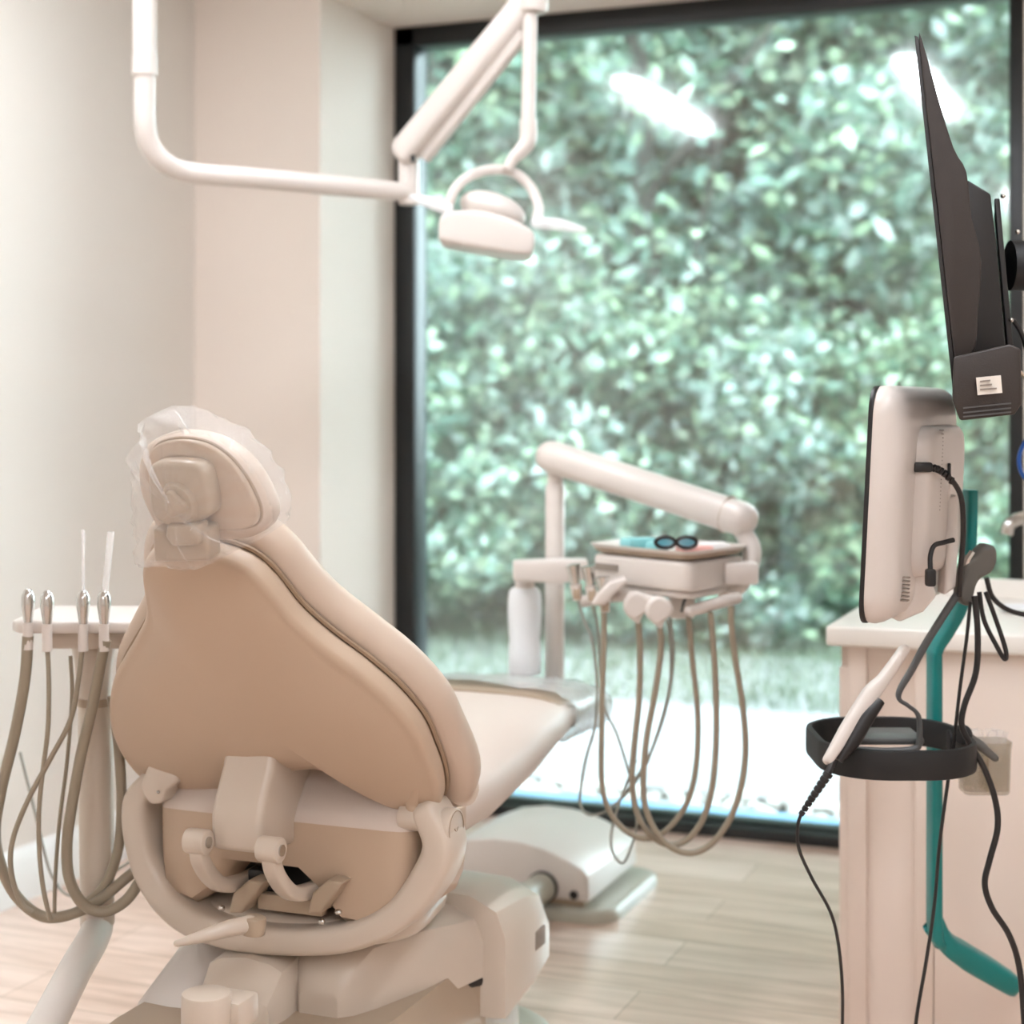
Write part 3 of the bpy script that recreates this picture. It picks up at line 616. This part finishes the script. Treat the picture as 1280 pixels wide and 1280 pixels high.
MB().sweep(path(((88, 820), (90, 870), (84, 950), (74, 1030), (69, 1100), (68, 1148)), 2.88), .0035, n=8).build('hose', 'hose', au)
MB().sweep(path(((25, 940), (45, 1020), (65, 1095), (95, 1120), (150, 1085), (190, 1060)), 3.3), .003, n=8).build('hose', 'hoseg', au)

# ================================================================= OPERATING LIGHT
ol = thing('operating_light', D(181, 0, 3.70), 'cream dental operating light hanging on a bent tube and spring arm', 'dental lamp')
top = D(181, 0, 3.70); top.z = ZC
MB().cyl(top-UP*.02, top, .07, bev=.004).build('ceiling_flange', 'plast2', ol)
MB().cyl(D(181, 92, 3.70), top, .026).build('ceiling_tube', 'plast2', ol)
MB().cyl(D(181, 94, 3.70), D(181, 70, 3.70), .028).build('tube_collar', 'plast2', ol)
MB().sweep([D(181, 90, 3.70), D(181, 150, 3.70), D(187, 180, 3.71), D(205, 203, 3.73), D(238, 216, 3.77), D(320, 223, 3.83), D(430, 233, 3.93), D(516, 241, 4.02)], [.0235]*7+[.022], n=24, smooth=8).build('horizontal_tube', 'plast2', ol, 60)
MB().cyl(D(511, 256, 4.02), D(511, 200, 4.02), .025, bev=.004).build('swivel_post', 'plast2', ol)
a0, a1 = D(508, 188, 4.0), D(664, -4, 3.8)
MB().sweep([a0, a1], [.030, .027], [.036, .032], up=UP, n=24, smooth=1, power=3.2, round_ends=True).build('spring_arm', 'plast2', ol, 50)
MB().sweep([D(530, 196, 3.99), D(655, 40, 3.82)], .014, .018, up=UP, n=14, smooth=1, power=4).build('arm_channel', 'plast2', ol, 50)
MB().cyl(D(516, 202, 3.95), D(516, 194, 3.95), .006).build('pivot_pin', 'black', ol)
MB().cyl(D(666, 16, 3.8), D(667, -16, 3.8), .034, bev=.006).build('elbow_joint', 'plast2', ol)
MB().cyl(D(663, 10, 3.8), D(660, 160, 3.8), .0165, .0165).build('drop_rod', 'plast2', ol)
MB().sweep([D(660, 150, 3.8), D(660, 175, 3.8), D(652, 188, 3.8), D(642, 198, 3.8), D(634, 212, 3.8)], [.020, .020, .018, .014, .012], n=16).build('rod_elbow', 'plast2', ol)
MB().sweep([D(562, 252, 3.74), D(572, 232, 3.75), D(592, 218, 3.77), D(617, 212, 3.8), D(643, 216, 3.82), D(663, 234, 3.82), D(673, 258, 3.80), D(671, 274, 3.78)], .010, .012, n=14, smooth=5, round_ends=True).build('yoke', 'plast2', ol, 60)
hb = [D(*p, 3.70) for p in ((548, 292), (550, 272), (562, 264), (592, 262), (625, 268), (650, 278), (667, 290), (668, 306), (662, 317), (640, 317), (600, 311), (562, 304), (550, 300))]
hdo = MB().prism(crom(hb, 3, True), F*.17, .014, 4).build('lamp_head', 'plast2', ol, 50)
cc = D(616, 258, 3.79)
MB().ell(cc+UP*-.008, (R*.075-UP*.018), F*.08, UP*.040).build('lamp_dome', 'plast2', ol, 60)
MB().sweep([D(562, 262, 3.72), D(540, 254, 3.72), D(514, 246, 3.72)], [.009, .007, .005], [.014, .014, .008], n=12, round_ends=True).build('handle', 'straw', ol)
MB().sweep([D(668, 278, 3.76), D(700, 281, 3.76), D(731, 288, 3.76)], [.009, .007, .004], [.014, .014, .007], n=12, round_ends=True).build('handle', 'straw', ol)

# ================================================================= CABINET
CY = 3.40; cxl = -.646; CZ = .813
cb = thing('counter_cabinet', (cxl+.55, 3.7, 0), 'cream base cabinet with a framed end under a white worktop, beside the window', 'cabinet')
MB().box(V(cxl+.60, CY+.31, (CZ-.04)/2), (1.20, .58, CZ-.04)).build('carcass', 'cab', cb)
def onf(px, y=CY): return Yp(px, 900, y).x
zc = CZ-.04
def board(x0, x1, z0, z1, th, name, bev=.003):
    MB().box(V((x0+x1)/2, CY+.02-th/2, (z0+z1)/2), (x1-x0, th, z1-z0), bev).build(name, 'cab', cb)
board(onf(1050), onf(1065), 0, zc-.045, .030, 'corner_stile')
board(onf(1062), onf(1085), 0, zc, .036, 'stile')
board(onf(1145), onf(1168), 0, zc, .036, 'stile')
board(onf(1085), onf(1145), 0, zc, .024, 'recessed_panel', 0)
board(onf(1169), onf(1169)+.75, 0, zc, .036, 'end_panel', .002)
ct = MB().prism([V(x, y, CZ-.040) for x, y in ((cxl-.022, CY-.035), (.60, CY-.035), (.60, 4.02), (cxl-.022, 4.02))], UP*.040, .006)
tag(ct.build('worktop', 'counter'), 'white worktop with squared edges lying on the cream cabinet', 'worktop')
bs = MB().box(V(-.0, 4.035, CZ+.0), (1.2, .03, .08), .003).build('backsplash', 'counter'); tag(bs, 'low white upstand along the window side of the worktop', 'upstand')
# faucet
fp = V(.05, 3.86, CZ)
fa = thing('faucet', fp, 'pale curved sink faucet reaching over the worktop', 'faucet')
q0 = D(1258, 668, 3.62); zt_ = D(1262, 650, 3.65).z
q9 = D(1335, 760, 3.75); q9.z = CZ
MB().sweep([q0, D(1262, 655, 3.62), D(1276, 648, 3.64), D(1300, 646, 3.68), D(1325, 660, 3.72), V(q9.x, q9.y, CZ+.12), V(q9.x, q9.y, CZ+.02)], .014, n=16).build('spout', 'chrome', fa)
MB().cyl(q9, q9+UP*.03, .028, bev=.004).build('base', 'chrome', fa)
MB().sweep([q9+UP*.03, q9+UP*.06+R*.05], .006, n=10, smooth=1).build('lever', 'chrome', fa)
dz = onz(1278, 764, CZ+.003); dz.z = CZ
tag(MB().lathe(dz, [(.02, 0), (.045, .004), (.055, .012), (.052, .013), (.043, .006), (.0, .004)]).build('small_dish', 'frost'), 'small pale dish on the white worktop by the cables', 'dish')

# ================================================================= INTRAORAL SCANNER
wv = (R*.24+F*.5).normalized(); nb = (R*.5-F*.24).normalized()
sn = thing('intraoral_scanner', C(.767, 3.05, 0)+UP*.15, 'white touchscreen scanner on a teal stand, seen from behind its screen', 'dental scanner')
N0 = D(1084, 632, 2.60); tiltv = (UP+nb*-.02-R*-.055).normalized()
tiltv = (D(1092, 480, 2.6)-D(1077, 783, 2.6)).normalized()
def SPt(w_, z, b=0): return N0+wv*w_+tiltv*z+nb*b
W2, Hh = .475, .372
def rr(w_, h, r, cx, cz, b, n=6): return [SPt(cx+x, cz+y, b) for x, y in rrect(w_, h, r, n)]
MB().prism(rr(W2, Hh, .035, W2/2, 0, -.006), nb*.008, .002).build('screen_glass', 'black', sn)
MB().loft([rr(W2-k, Hh-k, .045, W2/2, 0, b) for k, b in ((0, .002), (-.002, .012), (.004, .024), (.02, .036), (.05, .044), (.08, .047))]).build('screen_housing', 'plast2', sn, 50)
MB().loft([rr(W2*.62-k, Hh*.66-k, .04, W2*.55, -.0, b) for k, b in ((0, .045), (.004, .062), (.02, .070), (.05, .073))]).build('rear_cover', 'plast2', sn, 50)
vt = MB()
for i in range(22): vt.box(SPt(.19, .115-i*.0062, .0655), (.012, .012, .0018), rot=Matrix.Rotation(TH-math.radians(64), 3, 'Z'))
vt.build('vent_slats', 'print', sn)
vt = MB()
for i in range(7): vt.box(SPt(.065, -.115-i*.006, .046), (.012, .022, .0022), rot=Matrix.Rotation(math.atan2(wv.y, wv.x), 3, 'Z').to_4x4().to_3x3())
vt.build('vent_slats', 'print', sn)
MB().prism([D(*p, 2.80) for p in ((1168, 548), (1186, 545), (1188, 575), (1190, 630), (1192, 668), (1174, 670), (1170, 610))], F*.10, .006).build('neck_bracket', 'plast2', sn)
MB().prism([D(*p, 2.80) for p in ((1174, 625), (1197, 618), (1199, 680), (1195, 735), (1180, 745), (1184, 680), (1172, 668))], F*.05, .005).build('neck', 'plast2', sn)
MB().prism([D(*p, 2.72) for p in ((1135, 715), (1160, 710), (1172, 745), (1155, 765), (1125, 778), (1110, 770), (1128, 745))], F*.03, .006).build('lower_cover', 'plast2', sn)
MB().sweep([D(1212, 612, 3.02), D(1211, 660, 3.02), D(1208, 715, 3.03), D(1199, 758, 3.04), D(1182, 790, 3.05), D(1169, 812, 3.05), D(1168, 840, 3.05), D(1168, 1000, 3.06), D(1168, 1150, 3.08), D(1170, 1172, 3.09)], [.010, .010, .010, .011], [.03, .03, .03], up=F, n=16, power=4, smooth=6).build('stand_column', 'teal', sn, 50)
MB().sweep([D(1172, 1140, 3.08), D(1181, 1175, 3.09), D(1205, 1194, 3.11), D(1235, 1212, 3.13), D(1261, 1228, 3.15)], [.004, .018, .022, .022, .020], [.02, .03, .028], up=F, n=18, power=4, smooth=6, round_ends=True).build('stand_foot', 'teal', sn, 50)
MB().pillow(crom([D(*p, 2.86) for p in ((1198, 722), (1203, 700), (1215, 692), (1228, 680), (1240, 683), (1242, 700), (1235, 714), (1222, 722), (1214, 735), (1208, 755), (1198, 752), (1195, 740))], 4, True), -F, .05, .010).build('handle', 'grey2', sn, 60)
MB().sweep([D(1206, 712, 2.85), D(1210, 700, 2.84), D(1216, 690, 2.84)], .006, n=8).build('latch', 'chrome', sn)
rg_ = [(x, y) for x, y in rrect(.255, .30, .10, 10)]
rc0 = C(.648, 2.885, .668)
ring = [rc0+R*x+F*y for x, y in rg_]
MB().sweep(ring[::1], .006, .025, up=UP, n=12, power=4, closed=True, smooth=1).build('basket_ring', 'matblack', sn, 50)
MB().sweep([D(1197, 742, 2.84), D(1160, 800, 2.84), D(1138, 840, 2.84), D(1125, 862, 2.84), D(1124, 874, 2.84), D(1135, 882, 2.84), D(1148, 895, 2.84), D(1149, 925, 2.84), D(1143, 936, 2.84), D(1110, 939, 2.84), D(1070, 938, 2.83), D(1048, 943, 2.80)], [.006, .006, .005, .0035, .0035, .0045, .0055, .006, .006], .008, up=F, n=12, smooth=5, power=3).build('cradle_rail', 'grey', sn, 50)
MB().box(D(1100, 920, 2.90), (.13, .10, .012), .004, rot=Matrix.Rotation(TH, 3, 'Z')).build('cradle_shelf', 'grey', sn)
MB().cyl(D(1200, 925, 2.95), D(1185, 925, 2.95), .018).build('ring_clamp', 'matblack', sn)
# wand
wd = thing('scanner_wand', D(1085, 880, 2.74), 'white pen-like scanner wand leaning in the black ring of the teal stand', 'scanner wand')
MB().sweep([D(1130, 812, 2.80), D(1105, 848, 2.78), D(1088, 868, 2.77), D(1060, 910, 2.75), D(1035, 950, 2.73)], [.008, .010, .014, .012, .008], [.014, .014, .016, .014, .010], up=F, n=16, smooth=5, power=3, round_ends=True).build('wand_body', 'plast2', wd, 60)
MB().sweep([D(1099, 876, 2.765), D(1081, 898, 2.755), D(1065, 925, 2.745), D(1047, 950, 2.74)], [.009, .015, .015, .008], .015, up=F, n=14, smooth=5).build('wand_grip', 'black', wd, 60)
wc = MB(); wp = [D(1042, 950, 2.73), D(1033, 970, 2.715), D(1019, 992, 2.715), D(1003, 1015, 2.72), D(997, 1035, 2.72), D(999, 1062, 2.72), D(1015, 1098, 2.73), D(1038, 1140, 2.75), D(1048, 1180, 2.76), D(1053, 1235, 2.78), D(1053, 1290, 2.8), D(1053, 1330, 2.82)]
wc.sweep(wp, [.006, .006, .005, .003]+[.0028]*8, n=8).build('wand_cable', 'black', wd)
sr = MB(); 
for i in range(9):
    t = i/8; p = D(1036-32*t, 966+48*t, 2.715); q_ = D(1033-32*t, 970.6+48*t, 2.715); sr.cyl(p, q_, .0080-.003*t, n=10)
sr.build('strain_relief', 'black', wd)
# bin with bags
bn_ = thing('accessory_bin', D(1230, 992, 2.95), 'smoky see-through bin clipped beside the black ring, holding clear bags', 'storage bin')
bx = D(1230, 990, 2.98)
MB().loft([[bx+R*(x*k)+F*(y*k)+UP*z for x, y in rrect(.086, .06, .014, 5)] for k, z in ((.9, 0), (.95, .004), (1.0, .07), (1.04, .092), (1.0, .092), (.95, .07), (.9, .006))]).build('bin_body', 'amber', bn_, 60)
MB().box(bx+UP*.045+R*-.0, (.002, .055, .08), rot=Matrix.Rotation(TH, 3, 'Z')).build('divider', 'plast3', bn_)
for i, (ox, lbb) in enumerate(((-.018, 'clear crumpled bag standing in the smoky bin by the clamp'), (.022, 'clear crumpled bag standing in the outer half of the smoky bin'))):
    rg2 = [bx+R*ox+R*(.016*math.cos(a))+F*(.016*math.sin(a)) for a in [k*math.pi/8 for k in range(16)]]
    b_ = MB().loft([[p+UP*z+Vector((random.uniform(-.006, .006), random.uniform(-.006, .006), random.uniform(-.004, .004))) for p in rg2] for z in (.01, .03, .05, .07, .09, .11)]).build('plastic_bag', 'film', None, 20)
    tag(b_, lbb, 'plastic bag')
pd = thing('paddle_clamp', D(1203, 920, 2.88), 'black round knob with a flat grey lever hooked over the smoky bin', 'clamp')
MB().cyl(D(1203, 918, 2.90), D(1203, 918, 2.86), .017, bev=.003).build('knob', 'matblack', pd)
MB().sweep([D(1205, 918, 2.87), D(1225, 932, 2.86), D(1244, 948, 2.85)], [.008, .009, .006], .010, up=F, n=12, power=3, round_ends=True).build('lever', 'grey2', pd)
# cables
CG = None
def cable(name, pts, r, label, m='black', cat='cable'):
    return tag(MB().sweep(pts, r, n=10, smooth=7).build(name, m), label, cat)
cable('power_cable', path(((1213, 752), (1208, 800), (1200, 860), (1192, 930), (1183, 990), (1174, 1060), (1168, 1130), (1158, 1200), (1146, 1270), (1142, 1320)), 2.82), .0030, 'thin black cable hanging straight down along the teal column')
cable('power_cable', path(((1218, 745), (1222, 790), (1220, 840), (1206, 880), (1202, 905), (1210, 925), (1230, 960), (1244, 1000), (1247, 1035), (1237, 1075), (1231, 1105), (1240, 1135), (1262, 1170), (1275, 1215), (1282, 1300)), 2.80), .0052, 'thick black cable winding down past the smoky bin')
cable('power_cable', path(((1224, 740), (1230, 775), (1246, 808), (1256, 824), (1257, 812), (1245, 775), (1232, 740)), 2.82), .0040, 'black cable doubled into a tight hairpin loop below the grey handle')
cable('power_cable', path(((1233, 722), (1240, 745), (1256, 760), (1280, 768), (1320, 772)), 2.95), .0045, 'black cable sweeping from the grey handle over the worktop')
pc = thing('display_cable', D(1145, 583, 2.70), 'ribbed black plug and cable arching out of the scanner screen back', 'cable')
MB().box(D(1153, 584, 2.68), (.030, .02, .016), .004, rot=Matrix.Rotation(TH, 3, 'Z')).build('plug', 'black', pc)
MB().sweep(path(((1160, 584), (1175, 589), (1192, 603), (1202, 625), (1204, 665), (1201, 710), (1199, 745)), 2.69, 2.80), .0045, n=10).build('cord', 'black', pc)
sr = MB()
for i in range(7):
    t = i/6; sr.cyl(D(1162+26*t, 584+16*t*t, 2.685), D(1165+26*t, 585.5+16*t*t, 2.685), .0062, n=10)
sr.build('strain_relief', 'black', pc)
pc = thing('short_lead', D(1163, 728, 2.72), 'short black lead with an angled plug low on the scanner neck', 'cable')
MB().sweep(path(((1163, 712), (1163, 695), (1168, 682), (1180, 678), (1192, 675)), 2.655, 2.68), .004, n=10).build('cord', 'black', pc)
MB().box(D(1163, 722, 2.655), (.016, .016, .028), .004, rot=Matrix.Rotation(TH, 3, 'Z')).build('plug', 'black', pc)
MB().box(D(1185, 590, 2.79), (.008, .012, .03), .002, rot=Matrix.Rotation(TH, 3, 'Z')).build('neck_clip', 'black', sn)

# ================================================================= WALL TV
tv = thing('wall_tv', D(1215, 330, 2.9), 'dark TV seen edge-on, held out on a black arm above the scanner', 'TV')
dv = (F*1+R*.285).normalized(); DT = 2.55
def tvp(pts, L, name, m, bev, d0=DT, seg=3, start=0, parent=tv):
    MB().prism([D(*p, d0)+dv*start for p in pts], dv*L, bev, seg).build(name, m, parent, 40)
tvp([(1143, 44), (1148, 46), (1200, 520), (1192, 500), (1189, 470)], .98, 'screen', 'tvd', .001)
ba = crom([D(*p, DT) for p in ((1149, 55), (1156, 62), (1172, 120), (1192, 185), (1208, 215), (1214, 270), (1226, 320), (1222, 385), (1218, 435), (1200, 448), (1192, 440), (1172, 260))], 3, True)
MB().prism(ba, dv*.9, .003, 2).build('rear_shell', 'tv', tv, 40)
tvp([(1208, 214), (1238, 232), (1246, 300), (1258, 432), (1200, 440)], .55, 'electronics_cover', 'tvd', .003, start=.10)
tvp([(1243, 236), (1250, 236), (1270, 452), (1262, 452)], .30, 'mount_plate', 'black', .002, start=.12)
sb = MB().prism([D(*p, DT-.04) for p in ((1192, 446), (1262, 430), (1276, 436), (1277, 505), (1268, 518), (1200, 526), (1190, 500))], dv*.40, .004).build('speaker_box', 'tv', tv, 40)
MB().prism([D(*p, DT-.046) for p in ((1220, 472), (1251, 469), (1253, 491), (1222, 494))], dv*.005).build('sticker', 'label', sb)
pr = MB()
for py, x1 in ((476, 1238), (481, 1240), (486, 1246)):
    pr.prism([D(*p, DT-.048) for p in ((1225, py), (x1, py-1.5), (x1, py+.5), (1225, py+2))], dv*.002)
pr.build('sticker_print', 'print', sb)
pr = MB()
for py in (506, 512, 517): pr.prism([D(*p, DT-.042) for p in ((1204, py+3), (1264, py-3), (1264, py-1), (1204, py+5))], dv*.004)
pr.build('port_row', 'grey', sb)
MB().cyl(D(1262, 332, 2.80), D(1262, 332, 2.80)+R*.28, .042).build('arm_tube', 'matblack', tv)
MB().sweep([D(1262, 332, 2.80)+R*.26, V(.35, 3.6, 1.45), V(XR, 3.6, 1.45)], .035, n=20, smooth=5).build('wall_arm', 'matblack', tv)
for px, py in ((1252, 245), (1262, 400), (1270, 290)): MB().ell(D(px+2, py, 2.66), R*.004, F*.004, UP*.004).build('bolt', 'chrome', tv)
cable('tv_cable', path(((1266, 400), (1276, 415), (1284, 440), (1292, 480), (1300, 560)), 2.75), .004, 'black cable hanging from the back of the TV')
cable('tv_cable', path(((1268, 455), (1276, 466), (1290, 480), (1310, 500)), 2.75), .003, 'pale grey cable leaving the TV near its sticker', 'plast3')
cable('network_cable', path(((1310, 530), (1285, 548), (1274, 572), (1280, 596), (1305, 612)), 3.1), .004, 'blue cable loop in front of the window frame above the faucet', 'blue')

# ================================================================= OUTSIDE: stones, grass, trees
SGp = 'white rocks in the strip outside the window'
protos = []
for k in range(5):
    m_ = MB(); bmesh.ops.create_icosphere(m_.bm, subdivisions=2, radius=1)
    for v in m_.bm.verts: v.co *= 1+random.uniform(-.12, .12)
    me = bpy.data.meshes.new('river_rock'); m_.bm.to_mesh(me); m_.bm.free(); me.materials.append(M['stone'])
    me.polygons.foreach_set('use_smooth', [True]*len(me.polygons)); protos.append(me)
pos = []
for i in range(2600):
    if len(pos) >= 120: break
    x = random.uniform(-2.2, -.45); y = random.uniform(5.02, 5.28); s_ = random.uniform(.026, .05)
    if all((x-a)**2+(y-b)**2 > (s_+c)**2*.62 for a, b, c in pos): pos.append((x, y, s_))
for x, y, s_ in pos:
    o = bpy.data.objects.new('river_rock', random.choice(protos)); COL.objects.link(o)
    o.location = (x, y, -.03+s_*.62); o.scale = (s_, s_*.85, s_*.6); o.rotation_euler = (random.uniform(-.2, .2), random.uniform(-.2, .2), random.uniform(0, 6))
    tag(o, 'pale rounded rock in the gravel strip just outside the window', 'rock', SGp)

def blades(x0, x1, y0, y1, n, h, ws):
    vs, fs = [], []
    for i in range(n):
        x, y = random.uniform(x0, x1), random.uniform(y0, y1); a = random.uniform(0, 6.28); hh = h*random.uniform(.6, 1.4); z = gz(y)
        dx, dy = math.cos(a)*ws, math.sin(a)*ws; lx, ly = random.uniform(-.5, .5)*hh, random.uniform(-.5, .5)*hh
        k = len(vs); vs += [(x-dx, y-dy, z), (x+dx, y+dy, z), (x+lx, y+ly, z+hh)]; fs.append((k, k+1, k+2))
    return vs, fs
vs, fs = blades(-7.0, 2.0, 6.82, 10.0, 60000, .06, .005)
me = bpy.data.meshes.new('grass'); me.from_pydata(vs, [], fs); me.materials.append(M['grass'])
o = bpy.data.objects.new('grass', me); COL.objects.link(o); tag(o, 'short pale green grass between the terrace and the woods', 'grass', kind='stuff')

def leaves(centers, n, size):
    vs, fs = [], []
    per = n//len(centers)
    for (cx, cy, cz, rx, ry, rz) in centers:
        for i in range(per):
            while True:
                a, b, c = random.uniform(-1, 1), random.uniform(-1, 1), random.uniform(-1, 1); q = a*a+b*b+c*c
                if .12 < q < 1: break
            p = Vector((cx+a*rx, cy+b*ry, cz+c*rz))
            s_ = size*random.uniform(.6, 1.3)
            d1 = Vector((random.gauss(0, 1), random.gauss(0, 1), random.gauss(0, .6))).normalized(); nn = Vector((random.gauss(0, .7), random.gauss(0, .7), 1)).normalized()
            d2 = d1.cross(nn).normalized()
            k = len(vs); vs += [p-d1*s_, p+d2*s_*.5, p+d1*s_, p-d2*s_*.5]; fs.append((k, k+1, k+2, k+3))
    return vs, fs
def tree(name, px, d, h, rad, n, size, m, label, cat, trunk_r=.09, low=.04, clumps=48, group=None, tmat='bark'):
    b = C((px-640)/FPX*d, d, 0); b.z = gz(b.y)-.05; t = thing(name, b, label, cat, group)
    cs = []
    for i in range(clumps):
        u = random.uniform(low, 1); a = random.uniform(0, 6.28); rr_ = rad*math.sin(min(1, .25+u*.9)*math.pi*.8+.15)*random.uniform(.2, 1)
        s_ = rad*random.uniform(.28, .48); cs.append((math.cos(a)*rr_, math.sin(a)*rr_, u*h, s_, s_, s_*.75))
    vs, fs = leaves(cs, n, size)
    me = bpy.data.meshes.new('foliage'); me.from_pydata(vs, [], fs); me.materials.append(M[m]); o = bpy.data.objects.new('foliage', me); COL.objects.link(o); o.parent = t
    tk = MB(); lean = random.uniform(-.15, .15)
    tk.sweep([b, b+V(lean*.3, 0, h*.3), b+V(lean, 0, h*.6), b+V(lean*.7, .1, h*.95)], [trunk_r*1.3, trunk_r, trunk_r*.7, trunk_r*.2], n=10)
    for c in cs[:12]:
        z0 = max(.15, c[2]/h-.25)*h; tk.sweep([b+V(lean*.5, 0, z0), b+Vector(c[:3])*.6+V(0, 0, z0*.4), b+Vector(c[:3])], [trunk_r*.4, trunk_r*.25, .01], n=6, smooth=3)
    tk.build('trunk', tmat, t)
    return t
TR = [('broadleaf_tree', 560, 11.0, 6.5, 1.7, 9000, .085, 'leafa', 'sage-leaved tree nearest the black window frame behind the chair'),
      ('broadleaf_tree', 690, 13.5, 8.0, 2.0, 9000, .10, 'leafb', 'pale tree behind the operating light head'),
      ('broadleaf_tree', 818, 10.9, 7.0, 1.5, 2200, .085, 'leafa', 'tree with a dark upright trunk in the middle of the window'),
      ('broadleaf_tree', 880, 12.6, 8.0, 1.9, 9000, .10, 'leafb', 'pale tree close behind the dark upright trunk'),
      ('broadleaf_tree', 755, 12.2, 8.0, 1.7, 9000, .10, 'leafa', 'leafy tree between the lamp head and the dark upright trunk'),
      ('broadleaf_tree', 940, 13.0, 7.5, 1.9, 9000, .10, 'leafc', 'greener tree rising over the end of the delivery arm'),
      ('broadleaf_tree', 1070, 11.6, 6.5, 1.6, 9000, .085, 'leafb', 'silvery tree filling the window above the white scanner screen'),
      ('broadleaf_tree', 1210, 12.6, 7.0, 1.8, 9000, .09, 'leafa', 'tree behind the wall TV'),
      ('broadleaf_tree', 620, 16.5, 10, 2.6, 9000, .14, 'leafa', 'tall tree deep in the woods behind the spring arm of the lamp'),
      ('broadleaf_tree', 860, 17.0, 11, 2.8, 9000, .14, 'leafb', 'tall pale tree deep in the woods past the dark trunk'),
      ('broadleaf_tree', 1060, 17.0, 10, 2.8, 9000, .14, 'leafa', 'tall tree deep in the woods above the scanner'),
      ('broadleaf_tree', 1260, 17.5, 10, 2.8, 8000, .14, 'leafc', 'tall green tree deep in the woods by the edge of the window frame'),
      ('broadleaf_tree', 420, 14.0, 8, 2.2, 7000, .11, 'leafa', 'tree standing mostly hidden past the window reveal')]
for a in TR: tree(a[0], a[1], a[2]-.9, a[3], a[4], int(a[5]*(2.4 if a[2] > 16 else 1.9)), a[6]*(1.15 if a[2] > 16 else .78), *a[7:], 'tree', trunk_r=.085 if a[1] == 818 else .08, group='trees of the wood')
BU = [(540, 9.9, 2.0, .85, 'leafa', 'low sage bush by the black frame, over the chair back'), (640, 10.2, 2.3, .9, 'leafb', 'pale bush behind the delivery post'),
      (735, 9.9, 1.9, .8, 'leafa', 'bush behind the cream tray head'), (830, 10.3, 2.1, .85, 'leafa', 'bush at the foot of the dark trunk'), (915, 9.8, 1.9, .8, 'leafb', 'rounded pale bush behind the end of the delivery arm'),
      (1005, 10.1, 2.2, .85, 'leafa', 'bush touching the screen edge of the scanner'), (1100, 9.9, 2.3, .85, 'leafc', 'fresh green bush behind the scanner screen'), (1220, 10.2, 2.2, .9, 'leafc', 'green bush seen between the teal stand and the window frame')]
for px, d, h_, r_, m_, lb in BU:
    d -= .6; h_ = h_*random.uniform(.6, 1.05)
    tree('woodland_bush', px, d, h_, r_, 8500, .048, m_, lb, 'bush', trunk_r=.025, low=.06, clumps=30, group='bushes at the wood edge')
